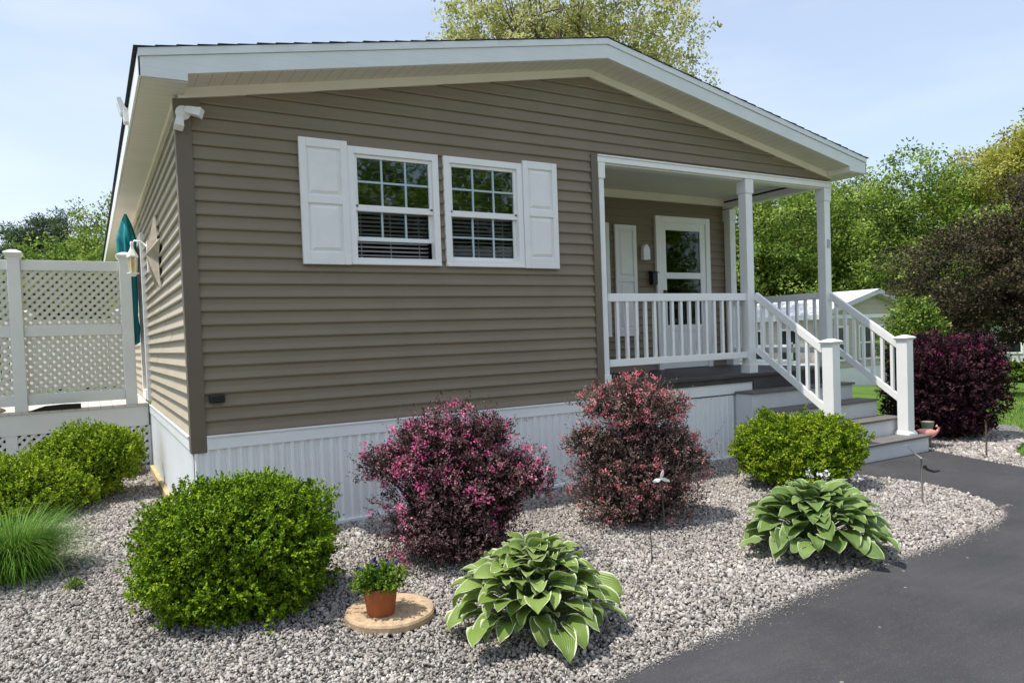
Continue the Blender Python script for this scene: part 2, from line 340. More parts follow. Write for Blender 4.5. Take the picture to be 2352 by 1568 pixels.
def pebmat():
    m, nt, b = newmat('pebble'); L = nt.links.new
    at = nd(nt, 'ShaderNodeAttribute', attribute_name='Col'); sp = nd(nt, 'ShaderNodeSeparateColor'); L(at.outputs['Color'], sp.inputs[0])
    cols = [(0, (.13, .12, .115)), (.1, (.22, .20, .185)), (.28, (.34, .305, .275)), (.5, (.42, .38, .34)), (.7, (.475, .435, .39)), (.88, (.54, .505, .46)), (1, (.66, .64, .60))]
    cr = ramp(nt, cols)
    L(sp.outputs[0], cr.inputs[0])
    tc = nd(nt, 'ShaderNodeTexCoord'); n = nd(nt, 'ShaderNodeTexNoise'); n.inputs['Scale'].default_value = 70; n.inputs['Detail'].default_value = 4; L(tc.outputs['Object'], n.inputs[0])
    r = nd(nt, 'ShaderNodeMapRange'); r.inputs[1].default_value = .3; r.inputs[2].default_value = .7; r.inputs[3].default_value = .78; r.inputs[4].default_value = 1.15; L(n.outputs[0], r.inputs[0])
    # broad patches of dust and fines
    n2 = nd(nt, 'ShaderNodeTexNoise'); n2.inputs['Scale'].default_value = 1.3; n2.inputs['Detail'].default_value = 3; L(tc.outputs['Object'], n2.inputs[0])
    r2_ = nd(nt, 'ShaderNodeMapRange'); r2_.inputs[1].default_value = .35; r2_.inputs[2].default_value = .65; r2_.inputs[3].default_value = .86; r2_.inputs[4].default_value = 1.08; L(n2.outputs[0], r2_.inputs[0])
    mm = nd(nt, 'ShaderNodeMath', operation='MULTIPLY'); L(r.outputs[0], mm.inputs[0]); L(r2_.outputs[0], mm.inputs[1])
    m3 = nd(nt, 'ShaderNodeMath', operation='MULTIPLY'); m3.inputs[1].default_value = .90; L(mm.outputs[0], m3.inputs[0])
    mu = nd(nt, 'ShaderNodeVectorMath', operation='SCALE'); L(cr.outputs[0], mu.inputs[0]); L(m3.outputs[0], mu.inputs['Scale'])
    L(mu.outputs[0], b.inputs['Base Color']); b.inputs['Roughness'].default_value = .85; b.inputs['Specular IOR Level'].default_value = .25
    return m
PEB = pebmat()
bed = EDGE+[(6.19, -.03), (-.06, -.03), (-.06, 4.3), (-3.2, 4.3), (-3.2, -4.4)]
bed = EDGE[1:]+[(6.19, -.03), (-.06, -.03), (-.06, 4.6), (-3.0, 4.6)]
N = 200000
px = rng.uniform(-2.2, 6.4, N*2); py = rng.uniform(-3.9, 4.4, N*2)
d = np.hypot(px+.7, py+6.07)
keep = inpoly(px, py, bed) & (rng.random(2*N) < np.clip(1.15-(d-3)*.09, .42, 1))
# fade ragged edge
px, py, d = px[keep], py[keep], d[keep]
tag(pebbles('gravel', px, py, .0087*np.clip(1+(d-3.2)*.085, .95, 1.5)), 'crushed pale grey and tan stone covering the planting bed by the house', 'gravel', kind='stuff')
ex = rng.uniform(-1.5, 6, 9000); ey = np.interp(ex, [p[0] for p in EDGE[:16]], [p[1] for p in EDGE[:16]])-rng.exponential(.013, 9000)*(1.6+np.sin(ex*3.1)*.8)
tag(pebbles('grit', ex, ey, .0032, .008), 'tan grit washed out of the gravel along the edge of the asphalt', 'grit', kind='stuff')
px = rng.uniform(7.7, 10.3, 16000); py = rng.uniform(-2.4, .4, 16000)
keep = inpoly(px, py, [(8.16, -1.0)]+REDGE[:4]+[(8.15, -2.3), (8.5, -2.0), (9.0, -1.75), (10.0, -1.5), (10.3, .4), (8.16, .4)])
tag(pebbles('gravel', px[keep], py[keep], .017), 'strip of pale stone between the asphalt path and the lawn', 'gravel', kind='stuff')

# ================================================================= HOUSE
CH = .11; Z0 = .88; W = 8.05; XA = 4.035; ZA = 4.575; SL = .1895
def roofz(x): return ZA-SL*abs(x-XA)
def friezez(x): return 4.298-.19*abs(x-XA)
H = thing('mobile_home', (4, 4, 0), 'taupe sided single storey home with white shutters, gabled roof and covered corner porch', 'house')
def siding(mb, fn, rows, out=.023):
    for z0, z1, segs in rows:
        sg = []
        for a0, b0, a1, b1 in segs:   # long courses are made of two lapped lengths
            if min(b0-a0, b1-a1) > 2.6:
                c = max(a0, a1)+(min(b0, b1)-max(a0, a1))*(.3+.4*((math.sin(z0*71.3)*.5+.5))); sg += [(a0, c+.01, a1, c+.01, 0), (c, b0, c, b1, .0018)]
            else: sg.append((a0, b0, a1, b1, 0))
        for a0, b0, a1, b1, lift in sg:   # bottom a0-b0, top a1-b1
            h_ = z1-z0; am = a1+(a0-a1)*.5; bm2 = b1+(b0-b1)*.5; o_ = out+lift
            for (oa, za, ua, ub), (ob, zb, uc, ud) in (((.002+lift, z1, a1, b1), (.006+lift, z1-h_*.5, am, bm2)), ((.006+lift, z1-h_*.5, am, bm2), (o_, z0+.011, a0, b0)), ((o_, z0+.011, a0, b0), (o_-.004, z0, a0, b0)), ((o_-.004, z0, a0, b0), (-.004, z0+.001, a0, b0))):
                mb.poly(fn(ua, oa, za), fn(ub, oa, za), fn(ud, ob, zb), fn(uc, ob, zb))
fnF = lambda u, o, z: (u, -o, z)
def cut(z0, z1, spans, holes):
    out = []
    for a, b in spans:
        cur = a
        for h0, h1, hz0, hz1 in sorted(holes):
            if hz0 < (z0+z1)/2 < hz1 and h0 < b and h1 > a:
                if h0 > cur: out.append((cur, h0))
                cur = h1
        if cur < b: out.append((cur, b))
    return out
WH = [(1.36, 2.215, 2.28, 3.29), (2.295, 3.14, 2.28, 3.29)]
rows = []
for k in range(31):
    z0 = Z0+k*CH; z1 = z0+CH
    if z0 > 4.3: break
    if k < 23: rows.append((z0, z1, [(a, b, a, b) for a, b in cut(z0, z1, [(.02, 4.05)], WH)]))
    else:
        def xr(z): return max(0., (z-friezez(0)-.02)/.19)
        a0, a1 = xr(z0), xr(z1)
        if a1 > XA: a1 = XA-.01
        if k == 23:
            rows.append((z0, z1, [(a0, 4.05, a1, 4.05)])); rows.append((3.47, z1, [(4.05, W-.02, 4.05, W-.02)]))
        else: rows.append((z0, z1, [(a0, W-a0+.02, a1, W-a1+.02)]))
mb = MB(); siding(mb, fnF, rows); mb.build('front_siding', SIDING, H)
# side wall (left) facing -x
DOORY = (4.15, 5.0)
fnL = lambda u, o, z: (-o, u, z)
rows = []
for k in range(25):
    z0 = Z0+k*CH; z1 = min(z0+CH, 3.56)
    rows.append((z0, z1, [(a, b, a, b) for a, b in cut(z0, z1, [(.0, 14.)], [(4.1, 5.05, .9, 3.05), (8, 9, 1.9, 3.1)])]))
mb = MB(); siding(mb, fnL, rows, .029); mb.build('side_siding', SIDING_SUNLIT, H)
# right and back walls, porch walls
mb = MB()
siding(mb, lambda u, o, z: (W+o, u, z), [(Z0+k*CH, min(Z0+(k+1)*CH, 3.56), [(1.75, 14, 1.75, 14)]) for k in range(25)])
mb.box(0, W, 13.98, 14, Z0, 3.56); mb.poly((0, 14, 3.56), (W, 14, 3.56), (XA, 14, 4.4))
mb.build('rear_siding', SIDING, H)
mb = MB()
siding(mb, lambda u, o, z: (u, 1.75-o, z), [(1.02+k*CH, min(1.02+(k+1)*CH, 3.58), [(a, b, a, b) for a, b in cut(1.02+k*CH, 1.02+(k+1)*CH, [(4.1, 8.03)], [(4.75, 5.66, 1.55, 3.1)])]) for k in range(24)])
siding(mb, lambda u, o, z: (4.1+o, u, z), [(1.02+k*CH, min(1.02+(k+1)*CH, 3.58), [(0.02, 1.75, .02, 1.75)]) for k in range(24)])
mb.build('porch_siding', SIDING, H)
# dark rooms behind the windows (walls and floor seen through the glass)
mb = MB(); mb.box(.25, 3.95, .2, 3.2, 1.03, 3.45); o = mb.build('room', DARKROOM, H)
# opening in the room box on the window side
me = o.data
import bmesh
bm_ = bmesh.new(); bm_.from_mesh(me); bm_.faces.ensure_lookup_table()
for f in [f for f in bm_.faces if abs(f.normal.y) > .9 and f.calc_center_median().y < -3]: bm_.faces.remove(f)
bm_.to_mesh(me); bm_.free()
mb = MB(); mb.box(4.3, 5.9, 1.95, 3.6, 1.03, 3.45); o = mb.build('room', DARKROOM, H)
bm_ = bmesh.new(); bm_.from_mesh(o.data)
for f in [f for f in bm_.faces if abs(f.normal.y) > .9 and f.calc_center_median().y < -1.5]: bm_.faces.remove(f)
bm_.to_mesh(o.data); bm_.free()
# corner trims
mb = MB(); mb.box(-.031, .088, -.031, 0, .745, 3.50); mb.box(-.0315, -.001, 0, .06, .745, 3.50); mb.build('corner_trim', TRIMB, H, .003)
mb = MB(); mb.box(-.04, .16, -.034, 0, 3.44, 3.53); mb.build('corner_trim', TRIMB, H, .003)
mb = MB(); mb.box(4.03, 4.115, -.031, .03, .90, 3.49); mb.build('corner_trim', TRIMB, H, .003)
# skirting with vertical ribs
def skirt(mb, a, b, fn, z0, z1, pitch=.0835):
    n = int((b-a)/pitch); p = (b-a)/n
    prof = []
    for i in range(n):
        x = a+i*p; prof += [(x, .0), (x+p*.13, .013), (x+p*.30, .013), (x+p*.43, .0), (x+p*.72, .0), (x+p*.76, -.006), (x+p*.84, -.006), (x+p*.88, 0)]
    prof.append((b, 0))
    for (u0, o0), (u1, o1) in zip(prof[:-1], prof[1:]): mb.poly(fn(u0, o0, z0), fn(u1, o1, z0), fn(u1, o1, z1), fn(u0, o0, z1))
fS = lambda u, o, z: (u, -.015-o, z); fSL = lambda u, o, z: (-.015-o, u, z)
mb = MB(); skirt(mb, -.01, 6.40, fS, 0, .775); mb.build('skirting', SKIRT, H)
mb = MB(); skirt(mb, -.01, 14, fSL, 0, .775); mb.build('skirting', SKIRT, H)
mb = MB(); skirt(mb, .0, 14, lambda u, o, z: (W+.01+o, u, z), -.4, .86, .2); mb.build('skirting', SKIRT, H)
mb = MB(); mb.box(.089, 4.03, -.034, 0, .765, .862); mb.box(.089, 4.03, -.045, 0, .862, .879); mb.build('skirting_trim', SKIRT, H, .003)
mb = MB(); mb.box(4.03, 6.42, -.034, 0, .79, .905); mb.box(4.03, 6.42, -.042, 0, .905, .918); mb.build('skirting_trim', SKIRT, H, .003)
mb = MB(); mb.box(-.036, 0, .061, 14, .765, .862); mb.box(-.045, 0, .061, 14, .862, .879); mb.build('skirting_trim', SKIRT, H, .003)
mb = MB(); mb.box(-.01, 6.40, -.045, -.0, -.01, .035); mb.build('skirting_foot', SKIRT, H, .003)
mb = MB(); mb.box(-.075, -.028, .1, 4.2, -.01, .09); mb.build('ground_board', LUMBER, H, .004)
# roof ------------------------------------------------------------
E = .288; OV = .347; YB = 14.35
mb = MB()
for sx in (-1, 1):
    xe = -E if sx < 0 else W+.288
    fn = lambda u, v, t: (u, t, v)
    mb.prism([(XA, ZA-.03), (xe, roofz(xe)-.03), (xe, roofz(xe)), (XA, ZA)], fn, -OV, YB)
mb.build('roof_deck', FASC0, H)
mb = MB()
# shingle courses: thin overlapping slabs, each with its butt edge towards the eave
for sx in (-1, 1):
    xe = (-E if sx < 0 else W+.288)+sx*.018
    L_ = abs(xe-XA); n = 30
    for k in range(n):
        a = XA+sx*L_*(k/n); b = XA+sx*L_*((k+1)/n)+sx*.012
        y0 = -OV-.016-(.006 if k % 3 else .0); t = .011 if k % 2 else .0085
        mb.prism([(a, roofz(a)+.002), (b, roofz(b)+.004), (b, roofz(b)+.004+t), (a, roofz(a)+.004)], lambda u, v, t_: (u, t_, v), y0, YB+.02)
roof = mb.build('roof', SHING, H)
mb = MB(); mb.prism([(XA-.14, roofz(XA-.14)+.012), (XA, ZA+.012), (XA+.14, roofz(XA+.14)+.012), (XA, ZA+.020)], lambda u, v, t_: (u, t_, v), -OV-.012, YB); mb.build('ridge_cap', SHING, roof)
# rake fascia (two boards), returns, soffits, friezes
mb = MB()
for xe in (-E, W+.288):
    mb.prism([(XA, ZA-.058), (xe, roofz(xe)-.058), (xe, roofz(xe)-.001), (XA, ZA-.001)], lambda u, v, t_: (u, t_, v), -OV-.012, -OV+.01)
mb.build('rake_drip_board', FASC0, H)
mb = MB()
xi = .04; zr = roofz(-E)-.196
mb.prism([(-E, zr), (xi, zr+.008), (xi, roofz(xi)-.196), (XA, ZA-.196), (XA, ZA-.06), (-E, roofz(-E)-.06)], lambda u, v, t_: (u, t_, v), -OV, -OV+.018)
mb.prism([(W+.288, zr), (W-.06, zr+.008), (W-.06, roofz(W-.06)-.196), (XA+.0005, ZA-.196), (XA+.0005, ZA-.06), (W+.288, roofz(-E)-.06)], lambda u, v, t_: (u, t_, v), -OV, -OV+.018)
mb.build('rake_fascia', FASC, H)
mb = MB()
for xe, xi_ in ((0, XA), (W, XA)):
    mb.prism([(XA, ZA-.20), (xe, roofz(xe)-.20), (xe, roofz(xe)-.188), (XA, ZA-.188)], lambda u, v, t_: (u, t_, v), -OV+.019, 0)
mb.build('rake_soffit', SOFF, H)
mb = MB()
for a, b in ((-.0, XA), (XA, W)):
    mb.prism([(a, friezez(a)), (b, friezez(b)), (b, roofz(b)-.2), (a, roofz(a)-.2)], lambda u, v, t_: (u, t_, v), -.034, -.004)
mb.build('frieze_board', CREAM, H)
for x0, x1, ra, rb, ca, fa in ((-E+.015, 0, 0, xi, xi-.012, -E-.006), (W, W+.273, W-.06, W, W-.06, W+.276)):
    mb = MB(); mb.box(x0, x1, -OV+.02, YB-.05, 3.555, 3.567); mb.box(ra, rb, -OV+.02, -.035, 3.556, 3.566); mb.build('eave_soffit', SOFFS, H)
    mb = MB(); mb.box(ca, ca+.012, -OV+.019, -.036, 3.567, 3.65); mb.build('return_cheek', CREAM, H)
    mb = MB(); mb.box(fa, fa+.018, -OV, YB, 3.553, 3.715); mb.build('eave_fascia', WHITE2, H, .002)
# seams of eave soffit mouldings by the wall
mb = MB(); mb.box(-.03, -.0, 0.0, 14, 3.50, 3.556); mb.build('soffit_moulding', CREAM, H, .003)
mb = MB(); mb.prism([(-.295, 3.64), (-.35, 3.70), (-.375, 3.81), (-.35, 3.82), (-.32, 3.75), (-.29, 3.70)], lambda u, v, t: (u, t, v), 1.02, 1.16); mb.box(-.33, -.285, .98, 1.10, 3.60, 3.72)
mb.build('gutter_end_bracket', WHITE2, H, .004)

# windows -----------------------------------------------------------
def window(x0, x1, z0, z1, fn, grid=True, openlow=False, gl=GLASSUP, glb=GLASS):
    """fn(u,o,z): o positive outward"""
    def bx(mb, a, b, o0, o1, c, d):
        p = [fn(u, o, z) for u in (a, b) for o in (o0, o1) for z in (c, d)]
        X = [q[0] for q in p]; Y = [q[1] for q in p]; Z = [q[2] for q in p]
        mb.box(min(X), max(X), min(Y), max(Y), min(Z), max(Z))
    f = .062; zm = z0+(z1-z0)*.49
    mb = MB()
    for a, b, c, d in ((x0, x0+f, z0, z1), (x1-f, x1, z0, z1), (x0+f, x1-f, z1-f, z1), (x0+f, x1-f, z0, z0+f)): bx(mb, a, b, -.05, .034, c, d)
    win = mb.build('window', WHITE2, H, .004)
    mb = MB(); bx(mb, x0+.004, x1-.004, .034, .046, z0-.0, z0+.02); mb.build('sill', WHITE2, win, .003)
    a, b = x0+f, x1-f; s = .03
    mb = MB()
    for p in ((a, a+s, zm, z1-f), (b-s, b, zm, z1-f), (a+s, b-s, z1-f-s, z1-f), (a, b, zm-.032, zm+.024)): bx(mb, p[0], p[1], -.03, .012, p[2], p[3])
    mb.build('upper_sash', WHITE2, win, .003)
    lz = z0+f+(.155 if openlow else 0)
    mb = MB()
    for p in ((a, a+s, lz, zm-.033), (b-s, b, lz, zm-.033), (a+s, b-s, lz, lz+.034)): bx(mb, p[0], p[1], -.048, -.018, p[2], p[3])
    mb.build('lower_sash', WHITE2, win, .003)
    mb = MB(); bx(mb, a+s, b-s, -.014, -.010, zm+.02, z1-f-s); mb.build('pane', gl, win)
    mb = MB(); bx(mb, a+s, b-s, -.040, -.036, lz+.03, zm-.03); mb.build('pane', glb, win)
    if grid:
        g = .017
        for zz0, zz1, oo in ((zm+.024, z1-f-s, -.020), (lz+.034, zm-.034, -.046)):
            mb = MB()
            for i in (1, 2):
                xx = a+s+(b-a-2*s)*i/3; bx(mb, xx-g/2, xx+g/2, oo, oo+.022, zz0, zz1)
            if openlow and zz0 < zm: bx(mb, a+s, b-s, oo+.001, oo+.021, zz0, zz0+.006)
            if not (openlow and zz0 < zm):
                zz = (zz0+zz1)/2; bx(mb, a+s, b-s, oo+.001, oo+.021, zz-g/2, zz+g/2)
            (None if not mb.v else mb.build('grille', plainGR, win))
    mb = MB()
    n = int((z1-z0-.1)/.038)
    for i in range(n):
        zz = z0+.06+i*.038
        u0, u1 = a+.01, b-.01
        p0 = fn(u0, -.085, zz+.007); p1 = fn(u1, -.085, zz+.007); p2 = fn(u1, -.125, zz-.004); p3 = fn(u0, -.125, zz-.004)
        mb.poly(p0, p1, p2, p3)
    for t in (.12, .5, .88):
        uu = a+(b-a)*t; bx(mb, uu-.003, uu+.003, -.132, -.130, z0+.06, z1-.06)
    mb.build('blind', BLIND, win)
    return win
plainGR = plain('grille_pale', (.45, .55, .57), .4, .03)
window(1.349, 2.227, 2.267, 3.306, fnF, True, True)
window(2.282, 3.153, 2.267, 3.306, fnF, True, False)
window(4.74, 5.67, 1.53, 3.12, lambda u, o, z: (u, 1.75-.0-o, z), False)
def shutter(x0, x1, z0, z1, fn=fnF):
    mb = MB()
    def bx(a, b, o0, o1, c, d):
        p = [fn(u, o, 0) for u in (a, b) for o in (o0, o1)]; mb.box(min(q[0] for q in p), max(q[0] for q in p), min(q[1] for q in p), max(q[1] for q in p), c, d)
    st = .062; zm = (z0+z1)/2+.02
    for a, b, c, d in ((x0, x0+st, z0, z1), (x1-st, x1, z0, z1), (x0+st, x1-st, z1-.075, z1), (x0+st, x1-st, zm-.035, zm+.035), (x0+st, x1-st, z0, z0+.105)): bx(a, b, .016, .048, c, d)
    s = mb.build('shutter', WHITE, H, .004)
    for c, d in ((zm+.035, z1-.075), (z0+.105, zm-.035)):
        mb = MB(); a, b = x0+st, x1-st
        pts = [(a, b, c, d, .030), (a+.012, b-.012, c+.012, d-.012, .030), (a+.04, b-.04, c+.04, d-.04, .046)]
        for (a0, b0, c0, d0, o0), (a1, b1, c1, d1, o1) in zip(pts[:-1], pts[1:]):
            A = [fn(a0, o0, c0), fn(b0, o0, c0), fn(b0, o0, d0), fn(a0, o0, d0)]; B = [fn(a1, o1, c1), fn(b1, o1, c1), fn(b1, o1, d1), fn(a1, o1, d1)]
            for i in range(4): j = (i+1) % 4; mb.poly(A[i], A[j], B[j], B[i])
        a1, b1, c1, d1, o1 = pts[-1]; mb.poly(fn(a1, o1, c1), fn(b1, o1, c1), fn(b1, o1, d1), fn(a1, o1, d1))
        mb.build('panel', WHITE, s)
shutter(.922, 1.346, 2.262, 3.336); shutter(3.156, 3.568, 2.262, 3.336)
shutter(5.76, 6.15, 1.53, 3.10, lambda u, o, z: (u, 1.75-o, z))
# front door ---------------------------------------------------------
Y = 1.735
mb = MB()
for a, b, c, d in ((6.51, 6.60, 1.02, 3.26), (7.51, 7.60, 1.02, 3.26), (6.60, 7.51, 3.17, 3.26)): mb.box(a, b, Y-.045, Y, c, d)
door = mb.build('door', WHITE2, H, .004)
mb = MB()
for a, b, c, d in ((6.60, 6.71, 1.03, 3.17), (7.40, 7.51, 1.03, 3.17), (6.71, 7.40, 3.06, 3.17), (6.71, 7.40, 2.35, 2.44), (6.71, 7.40, 1.58, 1.67), (6.71, 7.40, 1.03, 1.18)): mb.box(a, b, Y-.030, Y-.002, c, d)
mb.box(6.71, 7.40, Y-.020, Y-.002, 1.18, 1.58)
mb.build('storm_door_frame', WHITE2, door, .004)
for c, d in ((2.44, 3.06), (1.67, 2.35)):
    mb = MB(); mb.box(6.71, 7.40, Y-.014, Y-.010, c, d); mb.build('pane', glass('door_glass_%d' % int(c*10), refl=.0, alpha=.35), door)
mb = MB(); mb.box(6.70, 7.41, Y-.006, Y+.05, 1.6, 3.1); mb.build('backing', DARKROOM, door)
mb = MB(); mb.box(6.635, 6.67, Y-.075, Y-.03, 2.02, 2.18); mb.build('handle', DARKM, door, .004)
mb = MB(); mb.prism([(6.245, 2.62), (6.355, 2.62), (6.355, 2.75), (6.34, 2.79), (6.30, 2.83), (6.26, 2.79), (6.245, 2.75)], lambda u, v, t: (u, t, v), 1.66, 1.72)
mb.build('arched_plate', WHITE2, H, .006)  # plain white arched wall plate, gives no light
mb = MB(); mb.box(6.385, 6.475, 1.64, 1.72, 2.26, 2.43); mb.prism([(1.625, 2.43), (1.72, 2.43), (1.72, 2.46)], lambda u, v, t: (t, u, v), 6.38, 6.48)
tag(mb.build('mailbox', BLACK, bevel=.004), 'small black wall mailbox beside the white storm door', 'mailbox')
# side door and its frame
mb = MB()
for a, b, c, d in ((4.1, 4.19, .93, 3.1), (4.96, 5.05, .93, 3.1), (4.19, 4.96, 3.0, 3.1), (4.19, 4.96, .93, 1.05)): mb.box(-.06, .0, a, b, c, d)
sd = mb.build('side_door', WHITE2, H, .004)
mb = MB(); mb.box(-.012, .01, 4.19, 4.96, 1.05, 3.0); mb.build('pane', NGLASS, sd)
mb = MB()
for a, b, c, d in ((8, 8.07, 1.9, 3.1), (8.93, 9, 1.9, 3.1), (8.07, 8.93, 3.03, 3.1), (8.07, 8.93, 1.9, 1.97)): mb.box(-.05, .0, a, b, c, d)
sw = mb.build('window', WHITE2, H, .004); mb = MB(); mb.box(-.012, .01, 8.07, 8.93, 1.97, 3.03); mb.build('pane', NGLASS, sw)

# porch ---------------------------------------------------------------
mb = MB(); mb.box(4.06, 8.10, -.085, 1.75, .985, 1.022); mb.build('porch_floor', DECKD, H, .003)
mb = MB(); mb.box(4.12, 6.46, -.050, -.028, .918, .985); mb.build('porch_fascia', DECKD, H)
mb = MB(); mb.box(8.06, 8.08, -.02, 1.75, .70, .985); mb.build('porch_fascia', DECKD, H)
mb = MB(); mb.box(4.08, 8.06, .0, 1.75, 3.58, 3.60); mb.build('porch_ceiling', CEIL, H)
mb = MB()
mb.box(4.115, 8.06, -.03, .012, 3.415, 3.475); mb.box(4.115, 8.04, -.045, .012, 3.475, 3.492)
mb.build('porch_beam', WHITE2, H, .003)
mb = MB(); mb.box(4.115, 7.92, .012, .125, 3.40, 3.58); mb.build('porch_beam', WHITE, H, .003)
mb = MB(); mb.box(7.925, 8.055, .125, 1.73, 3.43, 3.52); mb.build('porch_beam', WHITE, H, .003)
mb = MB(); mb.box(7.945, 8.05, .125, 1.73, 3.521, 3.548); mb.build('beam_shadow_strip', BLACK, H)  # black strip painted in for the shadow gap over the side beam
mb = MB(); mb.box(7.925, 8.055, .125, 1.73, 3.549, 3.58); mb.build('porch_beam', WHITE, H)
mb = MB(); mb.box(4.13, 7.92, 1.69, 1.733, 3.47, 3.58); mb.build('frieze_board', CREAM, H, .003)
def post(x0, x1, y0, y1, z0=1.022, z1=3.414):
    mb = MB(); mb.box(x0, x1, y0, y1, z0, z1); p = mb.build('porch_post', WHITE, H, .006)
    mb = MB(); mb.box(x0-.012, x1+.012, y0-.012, y1+.012, z1-.17, z1-.0); mb.build('collar', WHITE, p, .004)
    mb = MB(); mb.box(x0-.012, x1+.012, y0-.012, y1+.012, z0, z0+.11); mb.build('collar', WHITE, p, .004)
post(4.135, 4.205, -.015, .095); post(6.415, 6.535, -.01, .11); post(7.935, 8.055, -.01, .11); post(7.935, 8.055, 1.60, 1.72)
mb = MB(); mb.box(7.945, 7.951, -.022, -.0105, 2.62, 2.73); mb.box(7.951, 7.985, -.022, -.0105, 2.62, 2.628); mb.box(7.951, 7.98, -.022, -.0105, 2.722, 2.73); mb.box(7.978, 7.985, -.022, -.0105, 2.628, 2.722)
mb.v = [(x+.03, y, z) for x, y, z in mb.v]
mb.build('house_number', plain('grey_metal', (.45, .45, .47), .5), H)
def rail_run(p0, p1, top0, bot0, n, half=.0, name='railing'):
    """straight or sloping railing between two points (x,y,ztop of rail) -> ..."""
    a = Vector(p0); b = Vector(p1); d = b-a; L_ = d.length; ax = d.normalized()
    hz = Vector((d.x, d.y, 0)).normalized(); side = Vector((hz.y, -hz.x, 0)); upv = side.cross(ax)*(1 if side.cross(ax).z > 0 else -1)
    mb = MB(); mid = (a+b)/2; mb.obox(mid-Vector((0, 0, .045)), ax, side, upv, L_/2, .026, .045)
    rl = mb.build(name, WHITE2, H, .008)
    dz = top0-bot0
    mb = MB(); mb.obox(mid-Vector((0, 0, dz-.04)), ax, side, upv, L_/2, .022, .040); mb.build('bottom_rail', WHITE2, rl, .006)
    for i in range(n):
        t = (i+.75)/(n+.5); q = a+d*t
        if n > 13: t = (i+1)/(n+1); q = a+d*t
        mb = MB(); mb.box(q.x-.0175, q.x+.0175, q.y-.0175, q.y+.0175, q.z-dz+.04, q.z-.05); mb.build('baluster', WHITE2, rl)
    return rl
rail_run((4.24, .045, 2.013), (6.415, .045, 2.013), 2.013, 1.21, 15)
rail_run((7.995, .11, 2.03), (7.995, 1.60, 2.03), 2.03, 1.21, 10)
# stairs -----------------------------------------------------------
YS = [-.30, -.60, -.90, -1.20]; ZT = [.82, .615, .41, .205]
XL = [6.10, 6.14, 6.18, 6.24]; XR_ = [8.02, 8.06, 8.10, 8.14]
stp = None
mb = MB(); mb.box(6.2, 7.98, -.28, -.02, .02, .78); stp = mb.build('porch_steps', RISER, H)
for i in range(4):
    yb = YS[i]+.32 if i else -.051
    mb = MB(); mb.box(XL[i], XR_[i], YS[i], yb-.0, 0.0, ZT[i]-.027); mb.build('riser', RISER, stp, .004)
    mb = MB(); mb.box(XL[i]-.02, XR_[i]+.02, YS[i]-.028, YS[i]+.27 if i else -.052, ZT[i]-.026, ZT[i]); mb.build('tread', TREAD, stp, .004)
mb = MB(); mb.box(6.43, 8.04, -.049, -.027, .80, .985); mb.build('riser', DECKD, stp)
def newel(x0, y0, z0):
    w_ = .135
    mb = MB(); mb.box(x0, x0+w_, y0, y0+w_, z0, z0+1.17)
    p = mb.build('newel_post', WHITE2, H, .006)
    mb = MB(); c = (x0+w_/2, y0+w_/2)
    def sq(r, z): return [(c[0]-r, c[1]-r, z), (c[0]+r, c[1]-r, z), (c[0]+r, c[1]+r, z), (c[0]-r, c[1]+r, z)]
    lv = [(.064, 1.145), (.074, 1.165), (.092, 1.178), (.094, 1.190), (.080, 1.200), (.02, 1.222)]
    rings = []
    for r_, z in lv:
        i = len(mb.v); mb.v += sq(r_, z0+z); rings.append(i)
    for a, b in zip(rings[:-1], rings[1:]):
        for t in range(4): u = (t+1) % 4; mb.f.append((a+t, a+u, b+u, b+t))
    mb.f.append(tuple(rings[-1]+t for t in range(4))); mb.build('post_cap', WHITE2, p, .003)
    mb = MB(); rings = []
    for r_, z in ((.092, 0), (.090, .018), (.0705, .05)):
        i = len(mb.v); mb.v += sq(r_, z0+z); rings.append(i)
    for a, b in zip(rings[:-1], rings[1:]):
        for t in range(4): u = (t+1) % 4; mb.f.append((a+t, a+u, b+u, b+t))
    mb.build('post_skirt', WHITE2, p, .003)
newel(6.505, -1.075, .205); newel(7.935, -1.075, .205)
for x in (6.5725-.06, 8.0025): rail_run((x+(.0 if x > 7 else .03), -.01, 2.03), (x+(.0 if x > 7 else .03), -.945, 1.345), 2.03, 1.28, 7)

# small wall fixtures ---------------------------------------------------
t = thing('floodlight', (.02, -.04, 3.43), 'white twin floodlight mounted on the corner under the eave', 'light fixture')
mb = MB(); mb.lathe((.0, 0, 0), [(.055, 0), (.055, .02), (.02, .03)], 20)
mb.v = [(.03+x, -.03-z, 3.42+y) for x, y, z in mb.v]; mb.build('base', WHITE2, t, smooth=False)
for (px_, py_, pz_), dr in (((.0, -.06, 3.36), Vector((-.15, -.45, -.9))), ((.09, -.08, 3.43), Vector((.75, -.5, -.25)))):
    dr.normalize(); a = Vector((px_, py_, pz_)); mb = MB()
    mb.tube([a-dr*.05, a-dr*.045, a, a+dr*.05, a+dr*.08, a+dr*.083], [.012, .032, .040, .044, .050, .042], 4); h = mb.build('lamp_head', WHITE, t, smooth=False)
    mb = MB(); mb.tube([Vector((.03, -.05, 3.42)), a-dr*.05], [.012, .012], 8); mb.build('arm', WHITE2, t)
t = thing('outdoor_outlet', (.16, -.02, 1.18), 'black covered outlet box low on the taupe front wall', 'outlet')
mb = MB(); mb.box(.125, .235, -.075, -.017, 1.145, 1.20); mb.build('cover', BLACK, t, .006)
mb = MB(); mb.box(.118, .242, -.019, -.0165, 1.138, 1.207); mb.build('plate', plain('outlet_plate', (.05, .045, .04), .6), t)
